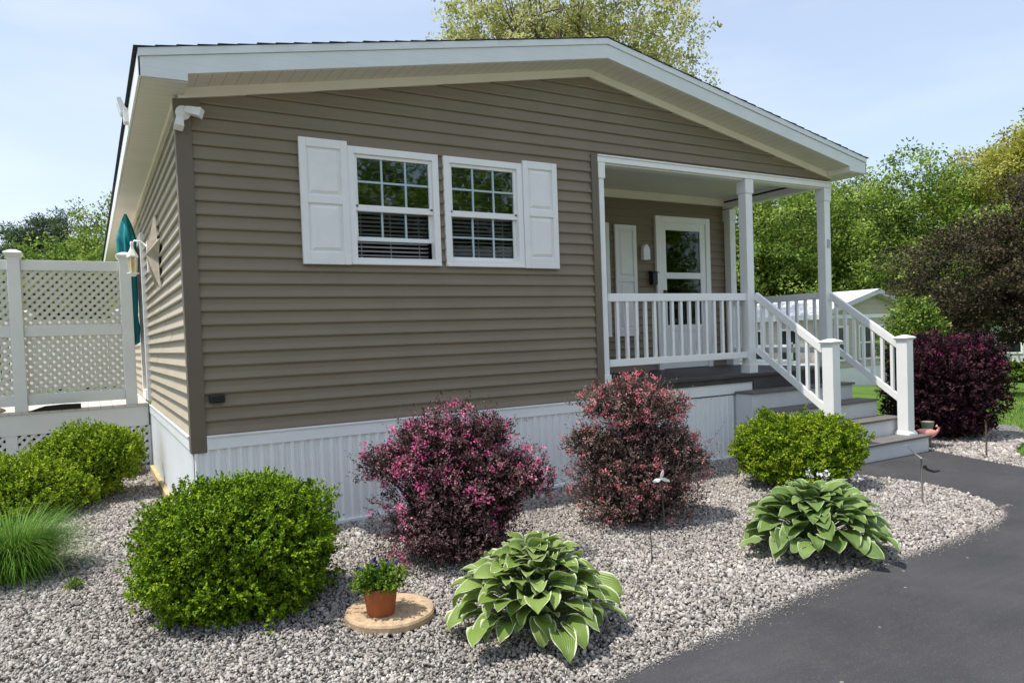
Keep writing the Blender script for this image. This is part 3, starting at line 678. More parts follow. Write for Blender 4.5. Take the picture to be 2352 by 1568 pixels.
# wall lantern on the side wall
t = thing('wall_lantern', (-.1, 3.3, 2.4), 'white coach lantern with amber panes on the side wall', 'lantern')
cx, cy = -.20, 3.25
mb = MB(); mb.box(-.045, -.018, cy-.07, cy+.07, 2.50, 2.86); mb.build('back_plate', WHITE2, t, .004)
mb = MB(); mb.tube([(-.04, cy, 2.80), (-.10, cy, 2.86), (-.17, cy, 2.87), (cx, cy, 2.83)], .011, 8); mb.build('arm', WHITE2, t, smooth=True)
mb = MB(); mb.lathe((cx, cy, 0), [(.012, 2.86), (.02, 2.84), (.016, 2.80), (.024, 2.77), (.062, 2.69), (.064, 2.675), (.0, 2.67)], 6); mb.build('roof', WHITE2, t)
mb = MB(); mb.lathe((cx, cy, 0), [(.036, 2.49), (.046, 2.67)], 6); mb.build('pane', LAMPGLASS, t)
mb = MB()
for k in range(6):
    a = k*math.pi/3; mb.tube([(cx+.038*math.cos(a), cy+.038*math.sin(a), 2.49), (cx+.048*math.cos(a), cy+.048*math.sin(a), 2.675)], .005, 5)
mb.lathe((cx, cy, 0), [(.0, 2.45), (.03, 2.455), (.04, 2.475), (.066, 2.482), (.066, 2.495), (.0, 2.496)], 6); mb.build('cage', WHITE2, t)
# barn star
mb = MB(); c = (-.022, 2.12, 2.57); ro, ri = .46, .19
pts = []
for k in range(10):
    a = math.pi/2+k*math.pi/5+.06; r_ = ro if k % 2 == 0 else ri
    pts.append((-.03, c[1]+r_*math.cos(a), c[2]+r_*math.sin(a)))
ctr = (-.135, c[1], c[2])
for k in range(10): mb.poly(pts[k], pts[(k+1) % 10], ctr); mb.poly(pts[(k+1) % 10], pts[k], (-.02, c[1], c[2]))
tag(mb.build('barn_star', plain('star_tan', (.36, .31, .235), .6, .2, 12, stain=((.22, .15, .09), 14, .6)), org=(-.02, 2.12, 2.57)), 'large weathered cream metal star hanging on the side wall', 'wall star')

# ================================================================= LEFT DECK
D = thing('side_deck', (-2, 6, 0), 'white raised deck with lattice skirt beside the house wall', 'deck')
mb = MB(); mb.box(-5.5, -.05, 4.27, 9, .855, .885); mb.build('floor', DECKL, D)
mb = MB(); mb.box(-5.5, -.05, 4.285, 4.31, .60, .854); mb.build('fascia', DWHITE, D, .004)
def clip(poly, x0, x1, z0, z1):
    for ax, lim, sg in ((0, x0, 1), (0, x1, -1), (1, z0, 1), (1, z1, -1)):
        out = []
        for i in range(len(poly)):
            p, q = poly[i], poly[(i+1) % len(poly)]; dp, dq = (p[ax]-lim)*sg, (q[ax]-lim)*sg
            if dp >= 0: out.append(p)
            if (dp >= 0) != (dq >= 0): t_ = dp/(dp-dq); out.append((p[0]+(q[0]-p[0])*t_, p[1]+(q[1]-p[1])*t_))
        poly = out
        if len(poly) < 3: return None
    return poly
def lattice(mb, x0, x1, z0, z1, y, pitch=.100, w_=.056):
    for sgn, yo in ((1, 0), (-1, .009)):
        c = x0-(z1-z0)*1.1-.3
        while c < x1+(z1-z0)+.3:
            p = [(c, z0-.01), (c+w_, z0-.01), (c+w_+sgn*(z1-z0+.02), z1+.01), (c+sgn*(z1-z0+.02), z1+.01)]
            q = clip(p, x0, x1, z0, z1)
            if q: mb.prism(q, lambda u, v, t: (u, t, v), y+yo, y+yo+.008)
            c += pitch
mb = MB(); lattice(mb, -5.5, -.04, .0, .60, 4.30); mb.build('lattice_skirt', DWHITE, D)
mb = MB(); mb.box(-1.62, -1.50, 4.288, 4.299, 0, .60); mb.build('skirt_post', DWHITE, D)
mb = MB(); mb.box(-.06, -.035, 4.29, 4.30, 0, .60); mb.build('skirt_post', DWHITE, D)
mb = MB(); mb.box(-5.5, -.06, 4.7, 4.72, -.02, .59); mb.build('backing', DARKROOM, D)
F = thing('privacy_fence', (-1, 4.3, .885), 'white vinyl lattice privacy screen standing on the front of the side deck', 'fence')
def fpost(x, y, par, z0=.885, z1=2.80):
    mb = MB(); mb.box(x-.068, x+.068, y-.068, y+.068, z0, z1); p = mb.build('post', DWHITE, par, .006)
    mb = MB(); rings = []
    for r_, z in ((.069, -.05), (.072, -.03), (.098, .012), (.102, .028), (.09, .04), (.03, .07)):
        i = len(mb.v); mb.v += [(x-r_, y-r_, z1+z), (x+r_, y-r_, z1+z), (x+r_, y+r_, z1+z), (x-r_, y+r_, z1+z)]; rings.append(i)
    for a, b in zip(rings[:-1], rings[1:]):
        for t in range(4): u = (t+1) % 4; mb.f.append((a+t, a+u, b+u, b+t))
    mb.f.append(tuple(rings[-1]+t for t in range(4))); mb.build('cap', DWHITE, p, .004)
for x in (-2.70, -1.445, -.235): fpost(x, 4.38, F)
for xa, xb in ((-2.63, -1.515), (-1.375, -.305)):
    for z0, z1 in ((2.62, 2.745), (1.80, 1.935), (.955, 1.09)):
        mb = MB(); mb.box(xa, xb, 4.352, 4.408, z0, z1); mb.build('rail', DWHITE, F, .004)
    for z0, z1 in ((1.935, 2.62), (1.09, 1.80)):
        mb = MB(); lattice(mb, xa, xb, z0, z1, 4.372); mb.build('lattice_panel', plainLAT if 'plainLAT' in globals() else globals().setdefault('plainLAT', plain('lattice_cream', (.66, .64, .55), .5, .04, 3)), F)
F2 = thing('privacy_fence', (-3, 8.9, .885), 'white vinyl fence closing the far side of the deck, seen through the lattice', 'fence')
for x in (-4.8, -3.2, -1.6, -.2): fpost(x, 8.9, F2, .885, 2.3)
for xa, xb in ((-4.73, -3.27), (-3.13, -1.67), (-1.53, -.27)):
    mb = MB(); mb.box(xa, xb, 8.87, 8.93, 2.1, 2.2); mb.build('rail', DWHITE, F2)
    mb = MB(); mb.box(xa, xb, 8.87, 8.93, .95, 1.05); mb.build('rail', DWHITE, F2)
    mb = MB()
    for k in range(12): x = xa+(xb-xa)*(k+.5)/12; mb.box(x-.048, x+.048, 8.89, 8.91, 1.05, 2.1)
    mb.build('picket_panel', DWHITE, F2)
# umbrella folded
U = thing('patio_umbrella', (-.17, 4.9, .885), 'folded teal patio umbrella standing behind the deck screen', 'umbrella')
mb = MB(); mb.tube([(-.17, 4.9, .885), (-.17, 4.9, 3.42)], .022, 10); mb.build('pole', WHITE2, U, smooth=True)
fold = lambda a, z: 1+.28*math.sin(a*6+z*2.)+.1*math.sin(a*3+1+z)
mb = MB(); mb.lathe((-.17, 4.9, 0), [(.035, 1.66), (.075, 1.70), (.085, 1.9), (.07, 2.05), (.085, 2.3), (.095, 2.8), (.10, 3.1), (.05, 3.32)], 48, fold); mb.build('canopy', TEAL, U, smooth=True)
fold2 = lambda a, z: 1+.22*math.sin(a*4+1)
mb = MB(); mb.lathe((-.17, 4.9, 0), [(.088, 3.05), (.100, 3.09), (.086, 3.21), (.055, 3.34), (.022, 3.43), (.012, 3.46)], 40, lambda a, z: fold2(a, z)*(1+(.1*math.sin(a*5) if z < 3.1 else 0))); mb.build('top_flap', TEAL, U, smooth=True)
# rock and black tray on deck edge
def rockmesh(name, c, s, m, **k):
    V = ICO.copy(); 
    V = V*(1+rng.normal(0, .12, (12, 1)))*np.array(s)+np.array(c)
    o = np_mesh(name, V, ICOF, m, org=c, smooth=True); mo = o.modifiers.new('sub', 'SUBSURF'); mo.levels = 2; mo.render_levels = 2
    return o
tag(rockmesh('rock', (-1.70, 4.30, .925), (.13, .05, .05), ROCK), 'brown and tan rock lying on the edge of the side deck', 'rock')
mb = MB(); mb.prism([(-1.33, .89), (-.82, .89), (-.82, .935), (-1.0, .94), (-1.2, .93)], lambda u, v, t: (u, t, v), 4.26, 4.34)
tag(mb.build('hose_tray', BLACK, bevel=.008, org=(-1.1, 4.3, .89)), 'long black flat tray lying on the deck edge under the lattice', 'tray')
mb = MB(); mb.lathe((-.30, 4.02, 0), [(.16, 0), (.165, .10), (.13, .14), (.02, .15)], 20)
tag(mb.build('splash_stone', plain('stone_brown', (.12, .10, .085), .8, .3, 12, .4), org=(-.3, 4.02, 0), smooth=False), 'low dark brown stone at the foot of the lattice skirt', 'stone')

# ================================================================= VEGETATION
def unit(a): return a/np.maximum(np.linalg.norm(a, axis=-1, keepdims=True), 1e-9)
def leafquads(P, Dv, U, L_, W_, fold=.15):
    n = len(P); Dv = unit(Dv); S_ = unit(np.cross(Dv, U)); U = np.cross(S_, Dv)
    L_ = L_[:, None]; W_ = W_[:, None]
    V = np.stack([P, P+Dv*L_*.5+S_*W_*.5+U*W_*fold, P+Dv*L_, P+Dv*L_*.5-S_*W_*.5+U*W_*fold], 1)
    return V.reshape(-1, 3), np.arange(4*n).reshape(-1, 4)
def lumpf(dirs, k=26, amp=.16, sharp=7., seed=0):
    g = np.random.default_rng(seed); c = unit(g.normal(size=(k, 3))); a = g.uniform(-amp*.6, amp, k)
    return 1+(np.exp((dirs@c.T-1)*sharp)*a).sum(1)
def lobe_points(lobes, n, seed, depth=.35, zmin=-.55, k=26, amp=.16, sharp=7., tuft=None):
    """random points in the outer shells of several lumpy ellipsoids; returns P, outward normal, depth 0..1"""
    g = np.random.default_rng(seed); wts = np.array([l[1][0]*l[1][1]+l[1][0]*l[1][2]+l[1][1]*l[1][2] for l in lobes]); wts = wts/wts.sum()
    Ps, Ns, Ds = [], [], []
    for i, (c, r) in enumerate(lobes):
        m = int(n*wts[i]); d_ = unit(g.normal(size=(m*2, 3))); d_ = d_[d_[:, 2] > zmin][:m]
        t = g.random(len(d_))**1.6*depth; s_ = lumpf(d_, k, amp, sharp, seed+i*31)
        if tuft: s_ = s_*(lumpf(d_, tuft[0], tuft[1], tuft[2], seed+i*7+3)-tuft[1]*.15)
        s_ = s_*(1-t)
        P = np.array(c)+d_*np.array(r)*s_[:, None]; Ps.append(P); Ns.append(unit(d_/np.array(r))); Ds.append(t/depth)
    return np.concatenate(Ps), np.concatenate(Ns), np.concatenate(Ds)
def shrub(name, label, cat, base, lobes, m, n_tw, lpt, ll, lw, seed, twig=.06, depth=.35, group=None, amp=.16, k=26, sharp=7., stems=14, upb=.45, flowers=None, wood=TWIG, zmin=-.55, parent=None, clumpy=.5, tuft=(170, .2, 110), inner=9000, shoots=(160, .07)):
    t = parent or thing(name, base, label, cat, group); g = np.random.default_rng(seed+5)
    base = np.array(base, float); lobes = [(np.array(c)+base, r) for c, r in lobes]
    P, Nn, Dp = lobe_points(lobes, n_tw, seed, depth, zmin, k, amp, sharp, tuft)
    ok = P[:, 2] > base[2]+.01; P, Nn, Dp = P[ok], Nn[ok], Dp[ok]; n = len(P)
    tw = unit(Nn*.8+np.array([0, 0, upb])+g.normal(0, .38, (n, 3)))
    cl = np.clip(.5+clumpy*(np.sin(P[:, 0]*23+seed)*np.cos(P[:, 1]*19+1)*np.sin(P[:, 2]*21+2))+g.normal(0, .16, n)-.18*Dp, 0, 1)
    s_ = g.uniform(0, 1, (n, lpt)); LP = P[:, None]+tw[:, None]*(s_[..., None]*twig-.3*twig)
    LD = unit(tw[:, None]*.55+g.normal(0, .62, (n, lpt, 3))+Nn[:, None]*.2)
    LU = unit(Nn[:, None]*.7+np.array([0, 0, .7])+g.normal(0, .45, (n, lpt, 3)))
    LL = ll*g.uniform(.65, 1.25, (n, lpt)); LW = lw*g.uniform(.7, 1.2, (n, lpt))
    V, Fq = leafquads(LP.reshape(-1, 3), LD.reshape(-1, 3), LU.reshape(-1, 3), LL.ravel(), LW.ravel())
    c = np.clip(cl[:, None]+g.normal(0, .17, (n, lpt)), 0, 1).ravel()
    col = np.zeros((len(c), 4, 3)); col[..., 0] = c[:, None]; col[..., 1] = g.random(len(c))[:, None]; col[:, 2, 2] = 1
    np_mesh('foliage', V, Fq, m, t, col.reshape(-1, 3))
    if shoots:
        P, Nn, Dp = lobe_points(lobes, shoots[0], seed+2, .02, -.1, k, amp, sharp, tuft); n_ = len(P); q = 16
        dv = unit(Nn+np.array([0, 0, .5])+g.normal(0, .35, (n_, 3))); ln = g.uniform(.4, 1., (n_, 1, 1))*shoots[1]; tt_ = np.linspace(-.3, 1, q)[None, :, None]
        LP = P[:, None]+dv[:, None]*tt_*ln+g.normal(0, .004, (n_, q, 3)); LD = unit(dv[:, None]*.7+g.normal(0, .7, (n_, q, 3))); LU = unit(g.normal(0, .6, (n_, q, 3))+[0, 0, 1])
        V, Fq = leafquads(LP.reshape(-1, 3), LD.reshape(-1, 3), LU.reshape(-1, 3), ll*g.uniform(.6, 1.1, n_*q), lw*g.uniform(.6, 1.1, n_*q)); c = g.uniform(.3, 1, n_*q)
        col = np.zeros((n_*q, 4, 3)); col[..., 0] = c[:, None]; np_mesh('shoots', V, Fq, m, t, col.reshape(-1, 3))
    if inner:
        ni = inner; li = g.choice(len(lobes), ni, p=np.array([l[1][0]*l[1][1]*l[1][2] for l in lobes])/sum(l[1][0]*l[1][1]*l[1][2] for l in lobes))
        C0 = np.array([l[0] for l in lobes])[li]; R0 = np.array([l[1] for l in lobes])[li]
        q = unit(g.normal(size=(ni, 3)))*(g.random((ni, 1))**.4)*.86; P = C0+q*R0; P = P[P[:, 2] > base[2]+.02]; ni = len(P)
        V, Fq = leafquads(P, g.normal(size=(ni, 3)), g.normal(size=(ni, 3)), np.full(ni, ll*1.9), np.full(ni, lw*2.1)); c = g.uniform(0, .35, ni)  # inner leaves take the dark end of the colour ramp
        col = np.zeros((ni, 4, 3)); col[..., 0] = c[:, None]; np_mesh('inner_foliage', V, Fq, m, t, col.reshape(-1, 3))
    if stems:
        mb = MB()
        for i in range(stems):
            li = g.choice(len(lobes)); c0, r0 = lobes[li]
            e = np.array(c0)+unit(g.normal(size=(1, 3))*[1, 1, .6]+[0, 0, .3])[0]*np.array(r0)*.78
            b0 = base+np.array([g.normal(0, .05), g.normal(0, .05), 0]); md = (b0+e)/2+np.array([g.normal(0, .05), g.normal(0, .05), .05])
            mb.tube([b0, md, e], [.012, .008, .003], 5)
        mb.build('stems', wood, t)
    if flowers:
        fm, fn_, fs, fseed, fsel = flowers
        P, Nn, Dp = lobe_points(lobes, fn_*3, seed, .06, -.6, k, amp, sharp, tuft); ok = fsel((P-base)/1., g) & (P[:, 2] > base[2]+.05); P, Nn = P[ok][:fn_*3], Nn[ok][:fn_*3]; n = len(P); q = 15
        ctr = P+Nn*.012
        off = unit(g.normal(size=(n, q, 3)))*fs*g.uniform(.3, 1, (n, q, 1))
        LP = ctr[:, None]+off; LD = unit(off+g.normal(0, .6*fs, (n, q, 3))); LU = unit(g.normal(size=(n, q, 3))+Nn[:, None])
        V, Fq = leafquads(LP.reshape(-1, 3), LD.reshape(-1, 3), LU.reshape(-1, 3), np.full(n*q, fs*.62)*g.uniform(.6, 1.2, n*q), np.full(n*q, fs*.46))
        col = np.zeros((n*q, 4, 3)); col[..., 0] = np.clip(g.random((n, 1))*.7+g.random((n, q))*.3, 0, 1).ravel()[:, None]
        np_mesh('blossoms', V, Fq, fm, t, col.reshape(-1, 3))
    return t
BOX = leafmat('leaf_boxwood', [(.03, .07, .005), (.11, .20, .008), (.20, .33, .012), (.38, .50, .03)], .15)
BOX2 = leafmat('leaf_spirea', [(.07, .12, .010), (.17, .28, .014), (.30, .42, .02), (.46, .56, .06)], .17)
GOLD = leafmat('leaf_golden', [(.06, .115, .008), (.15, .25, .012), (.27, .38, .018), (.43, .50, .04)], .17)
BURG = leafmat('leaf_burgundy', [(.026, .018, .018), (.062, .036, .036), (.15, .082, .085), (.36, .24, .23)], .25)
BURG2 = leafmat('leaf_bronze', [(.036, .032, .022), (.095, .072, .055), (.24, .145, .13), (.44, .31, .27)], .25)
PURP = leafmat('leaf_purple', [(.012, .006, .010), (.030, .011, .018), (.07, .022, .036), (.15, .07, .075)], .25)
MAG = leafmat('petal_magenta', [(.60, .06, .24), (.88, .20, .42), (.95, .48, .60)], .4)
SALM = leafmat('petal_salmon', [(.60, .10, .17), (.86, .28, .31), (.93, .55, .54)], .4)
DMAG = leafmat('petal_dark_magenta', [(.24, .015, .08), (.45, .03, .16), (.60, .10, .28)], .3)
RV = np.array([.869, -.494, 0]); FV = np.array([.494, .869, 0])
def lob(s, d_, z, a, b, c): return (RV*s+FV*d_+np.array([0, 0, z]), (a, b, c))
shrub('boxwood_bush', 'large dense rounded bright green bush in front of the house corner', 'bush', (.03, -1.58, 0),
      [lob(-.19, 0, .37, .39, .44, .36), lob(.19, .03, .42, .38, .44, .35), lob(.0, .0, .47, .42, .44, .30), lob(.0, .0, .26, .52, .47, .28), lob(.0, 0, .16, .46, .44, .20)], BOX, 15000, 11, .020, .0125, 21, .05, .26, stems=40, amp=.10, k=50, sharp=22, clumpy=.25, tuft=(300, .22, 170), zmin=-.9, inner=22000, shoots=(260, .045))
shrub('spirea_bush', 'yellow green rounded bush against the deck lattice skirt', 'bush', (-.78, 2.75, 0),
      [lob(.02, 0, .40, .50, .45, .36), lob(.3, 0, .50, .28, .3, .22), lob(-.3, 0, .35, .3, .35, .28), lob(-.05, -.1, .18, .42, .4, .2)], BOX2, 7200, 12, .027, .015, 22, .07, .35, stems=20, amp=.2, k=50, sharp=20, group='rounded yellow green bushes')
shrub('spirea_bush', 'low yellow green bush at the left edge behind the ornamental grass', 'bush', (-1.50, 2.15, 0),
      [lob(0, 0, .28, .58, .5, .30), lob(-.4, .2, .3, .4, .4, .3), lob(.3, .2, .2, .4, .4, .22)], BOX2, 6000, 12, .027, .015, 23, .07, .35, stems=16, amp=.2, k=50, sharp=20, group='rounded yellow green bushes')
shrub('spirea_bush', 'gold green rounded bush beside the porch steps', 'bush', (5.36, -1.47, 0),
      [lob(-.20, 0, .36, .37, .38, .33), lob(.20, 0, .36, .36, .38, .32), lob(0, 0, .24, .46, .42, .25)], GOLD, 8200, 12, .025, .015, 24, .06, .32, stems=20, amp=.18, k=55, sharp=22, group='rounded yellow green bushes')
def FSEL(q, g, zt, ph):
    """blossoms come in drifts: thick on the upper tiers, patchy lower down"""
    f = np.sin(q[:, 0]*13+ph)+np.sin(q[:, 1]*11+ph*2)+np.sin(q[:, 2]*15+ph)
    return (g.random(len(q)) < np.clip(.14+.24*(f+.5)+.6*(q[:, 2] > zt), .06, .95))
sel_t = lambda q, g: (q[:, 2] > .55) | (g.random(len(q)) < .28)
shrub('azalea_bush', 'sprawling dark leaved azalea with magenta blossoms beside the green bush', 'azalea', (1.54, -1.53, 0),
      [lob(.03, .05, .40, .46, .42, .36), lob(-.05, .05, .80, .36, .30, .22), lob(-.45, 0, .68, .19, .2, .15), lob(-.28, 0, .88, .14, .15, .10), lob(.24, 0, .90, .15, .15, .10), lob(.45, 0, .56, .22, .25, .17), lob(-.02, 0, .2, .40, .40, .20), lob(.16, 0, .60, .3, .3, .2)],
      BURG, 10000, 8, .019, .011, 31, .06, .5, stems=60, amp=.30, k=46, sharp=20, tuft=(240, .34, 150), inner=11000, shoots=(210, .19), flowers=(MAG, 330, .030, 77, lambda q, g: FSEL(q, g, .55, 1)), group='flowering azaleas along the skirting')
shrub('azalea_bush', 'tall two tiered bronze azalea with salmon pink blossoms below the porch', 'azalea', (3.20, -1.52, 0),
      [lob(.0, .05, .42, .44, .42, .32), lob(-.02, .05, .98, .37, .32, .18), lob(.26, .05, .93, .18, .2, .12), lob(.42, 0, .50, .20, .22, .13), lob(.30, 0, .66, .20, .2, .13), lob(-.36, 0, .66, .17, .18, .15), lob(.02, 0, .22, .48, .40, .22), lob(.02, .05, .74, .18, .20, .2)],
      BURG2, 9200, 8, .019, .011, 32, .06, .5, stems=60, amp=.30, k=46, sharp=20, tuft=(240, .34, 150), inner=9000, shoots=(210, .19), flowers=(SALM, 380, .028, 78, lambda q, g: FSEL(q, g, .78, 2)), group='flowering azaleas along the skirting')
shrub('fringe_flower_bush', 'big dark purple bush with a few magenta flowers right of the steps', 'bush', (9.45, -.72, 0),
      [lob(0, 0, .70, .68, .62, .58), lob(-.25, 0, 1.0, .45, .45, .32), lob(.28, 0, .98, .42, .45, .32), lob(-.1, 0, .36, .62, .55, .38), lob(-.05, 0, .2, .5, .5, .24)],
      PURP, 11000, 9, .036, .021, 33, .09, .45, stems=30, amp=.16, k=60, sharp=22, flowers=(DMAG, 170, .032, 79, lambda q, g: ((q[:, 2] > 1.0) & (g.random(len(q)) < .8)) | (g.random(len(q)) < .15)))

# hostas -------------------------------------------------------------
HOSTA = leafmat('leaf_hosta', [(.15, .235, .045), (.22, .32, .065), (.31, .42, .12)], .28, .42, margin=(.74, .78, .52), spec=.35)
HOSTA2 = leafmat('leaf_hosta_green', [(.12, .20, .045), (.18, .28, .07), (.26, .37, .12)], .28, .42, margin=(.46, .56, .30), spec=.35)
def hosta(name, label, base, rad, ht, n, m, seed, sz):
    t = thing(name, base, label, 'hosta', 'variegated hostas in the gravel bed'); g = np.random.default_rng(seed); base = np.array(base, float)
    nu, nv = 9, 7; Vs, Fs, Cs = [], [], []; off = 0; st = MB()
    for i in range(n):
        q = (i+.5)/n; tt = 1-(1-q)**1.15; az = i*2.39996+g.normal(0, .18)
        r0 = rad*.66*(1-tt)**.62*g.uniform(.82, 1.12); z0 = ht*(.20+.52*tt**.8)*g.uniform(.88, 1.1)
        L_ = sz*g.uniform(.70, 1.2)*(1-.18*tt); Wd = L_*g.uniform(.56, .72)
        p0 = R(20+50*tt+g.normal(0, 9)); p1 = R(-62+62*tt+g.normal(0, 13)); cup = g.uniform(.12, .38); roll_ = g.normal(0, .28); wav = g.uniform(.0, .012); wph = g.uniform(0, 6)
        rad_v = np.array([math.cos(az), math.sin(az), 0]); side = np.array([-math.sin(az), math.cos(az), 0]); P = base+rad_v*r0+np.array([0, 0, z0])
        st.tube([base+rad_v*.03, base+rad_v*r0*.5+np.array([0, 0, z0*.7]), P], [.006, .005, .004], 5, False)
        V = np.zeros((nu, nv, 3)); C_ = np.zeros((nu, nv, 3)); c = P.copy(); rr = g.random()
        az2 = az+g.normal(0, .25)
        rad_v = np.array([math.cos(az2), math.sin(az2), 0]); side = np.array([-math.sin(az2), math.cos(az2), 0])
        for a in range(nu):
            u = a/(nu-1); an = p0+(p1-p0)*u**1.1
            dv = rad_v*math.cos(an)+np.array([0, 0, math.sin(an)])
            if a: c = c+dv*L_/(nu-1)
            nn = np.cross(dv, side); nn = nn if nn[2] > 0 or an < -1.2 else -nn
            nrm = -rad_v*math.sin(an)+np.array([0, 0, math.cos(an)])
            sd = side*math.cos(roll_)+nrm*math.sin(roll_); nr = nrm*math.cos(roll_)-side*math.sin(roll_)
            wd = Wd*.5*max(.0, math.sin(math.pi*min(1, u**.72*.985+.015)))**.75*(1 if u < .98 else 0)
            if u > .85: wd = min(wd, Wd*.5*(1-u)/.15*.62)
            for b in range(nv):
                v_ = -1+2*b/(nv-1)
                V[a, b] = c+sd*(v_*wd)+nr*((cup*abs(v_)**1.6)*wd*1.1+wav*math.sin(u*11+wph)*v_*v_)
                C_[a, b] = (rr*.8+.1, abs(v_)*.92+(.06*math.sin(u*13+wph)) + (.1 if u > .9 else 0), u)
        V[:, :, 2] = np.maximum(V[:, :, 2], .012)
        Vs.append(V.reshape(-1, 3)); Cs.append(C_.reshape(-1, 3))
        ii = np.arange((nu-1)*(nv-1)); a_ = (ii//(nv-1))*nv+ii % (nv-1)+off; Fs.append(np.stack([a_, a_+nv, a_+nv+1, a_+1], 1)); off += nu*nv
    np_mesh('leaves', np.concatenate(Vs), np.concatenate(Fs), m, t, np.concatenate(Cs), smooth=True)
    st.build('stalks', plain('stalk_green', (.10, .17, .05), .6), t)
    return t
hosta('hosta', 'large hosta with broad cream edged leaves beside the potted flowers', (1.33, -2.86, 0), .49, .55, 230, HOSTA, 5, .195)
h2 = hosta('hosta', 'greener hosta with pale flowers, near the tip of the gravel bed', (3.66, -2.88, 0), .54, .52, 200, HOSTA2, 9, .225)
LILAC = leafmat('petal_lilac', [(.55, .50, .62), (.72, .70, .78), (.85, .85, .88)], .3)
g = np.random.default_rng(3); P = []; 
mb = MB()
for k in range(4):
    b = np.array([4.05, -2.70, .15])+np.array([g.normal(0, .06), g.normal(0, .05), 0]); e = b+np.array([g.normal(-.02, .08), g.normal(.0, .05), g.uniform(.28, .34)]); mb.tube([b, e], .004, 5)
    P += [e+g.normal(0, .014, 3) for _ in range(12)]
mb.build('flower_stalks', TWIG, h2); P = np.array(P); n = len(P)
V, Fq = leafquads(P, g.normal(size=(n, 3))+[0, 0, -.4], g.normal(size=(n, 3)), np.full(n, .032), np.full(n, .022)); cc = np.zeros((n, 4, 3)); cc[..., 0] = g.random(n)[:, None]
np_mesh('flowers', V, Fq, LILAC, h2, cc.reshape(-1, 3))

# small weeds come up through the stones
WEED = leafmat('leaf_weed', [(.04, .09, .012), (.10, .18, .02), (.20, .30, .05), (.42, .46, .12)], .3)
for nm, wx, wy, ws in (('dark green weed in the gravel in front of the ornamental grass', -.86, -.58, .05),):
    tw_ = shrub('weed', nm, 'weed', (wx, wy, 0), [((0, 0, .02), (ws, ws, .035))], WEED, 60, 6, .022, .010, 97+int(wx*3), .02, .8, stems=0, inner=0, shoots=None, zmin=-.2)
# ornamental grass ----------------------------------------------------
def blades(P, az, L_, w_, lean, droop, seg=6, seed=0):
    n = len(P); d_ = np.stack([np.cos(az), np.sin(az), 0*az], -1); side = np.stack([-np.sin(az), np.cos(az), 0*az], -1)
    V = np.zeros((n, seg+1, 2, 3)); c = P.copy()
    for s_ in range(seg+1):
        u = s_/seg; an = lean+droop*u**1.3
        if s_: c = c+(d_*np.sin(an)[:, None]+np.array([0, 0, 1])*np.cos(an)[:, None])*(L_/seg)[:, None]
        ww = (w_*(1-u**2*.92))[:, None]*.5
        V[:, s_, 0] = c-side*ww; V[:, s_, 1] = c+side*ww
    i = np.arange(n)[:, None]*(seg+1)*2; s_ = np.arange(seg)[None]*2; a = (i+s_).reshape(-1)
    return V.reshape(-1, 3), np.stack([a, a+1, a+3, a+2], 1)
GR = leafmat('blade_green', [(.035, .10, .008), (.075, .20, .012), (.13, .29, .022), (.30, .40, .12)], .2)
t = thing('ornamental_grass', (-1.23, -.02, 0), 'arching tuft of fine green ornamental grass at the left edge', 'grass tuft'); g = np.random.default_rng(4)
n = 5200; az = g.uniform(0, 2*np.pi, n); r_ = np.abs(g.normal(0, .09, n)); P = np.stack([-1.23+r_*np.cos(az), -.02+r_*np.sin(az), 0*r_], -1)
az = az+g.normal(0, .5, n); V, Fq = blades(P, az, g.uniform(.36, .66, n), g.uniform(.0025, .005, n), np.abs(g.normal(.12, .22, n)), g.uniform(.9, 2.3, n), 8)
V[:, 2] = np.maximum(V[:, 2], .006)
cc = np.repeat(g.random(n)[:, None], 18, 1); cz = np.zeros((n, 18, 3)); cz[..., 0] = cc; np_mesh('blades', V, Fq, GR, t, cz.reshape(-1, 3))
# lawn blades right
LAWN = leafmat('lawn_blade', [(.07, .15, .022), (.13, .24, .04), (.20, .32, .06), (.34, .38, .14)], .3)
n = 90000; rr = 9.0+26*g.random(n)**1.5; an = g.uniform(R(-8), R(32), n)
X = -.7+rr*np.cos(an)*1.0; Yy = -6.07+rr*np.sin(an)*1.0
n2 = len(X); lawn_poly = [(8.12, -2.35), (8.5, -2.0), (9.0, -1.75), (10.0, -1.5), (11.2, -.8), (11.2, 1.4), (8.3, 1.4), (8.3, 12), (40, 30), (60, 20), (60, -20), (7.72, -20), (7.9, -2.6)]
ok = inpoly(X, Yy, lawn_poly); X, Yy = X[ok], Yy[ok]; n2 = len(X); dd = np.hypot(X+.7, Yy+6.07)
V, Fq = blades(np.stack([X, Yy, gz(X, Yy)-.03], -1), g.uniform(0, 6.28, n2), g.uniform(.05, .085, n2), .006*np.clip(dd/9, 1, 4), np.abs(g.normal(.2, .3, n2)), g.uniform(.1, .9, n2), 2)
cz = np.zeros((n2, 6, 3)); cz[..., 0] = np.clip(g.random(n2)*.6+.4*(np.sin(X*2.1)*np.sin(Yy*1.7)*.5+.5), 0, 1)[:, None]; tag(np_mesh('lawn_grass', V, Fq, LAWN, None, cz.reshape(-1, 3)), 'short mown green lawn grass on the right behind the purple bush', 'grass', kind='stuff')

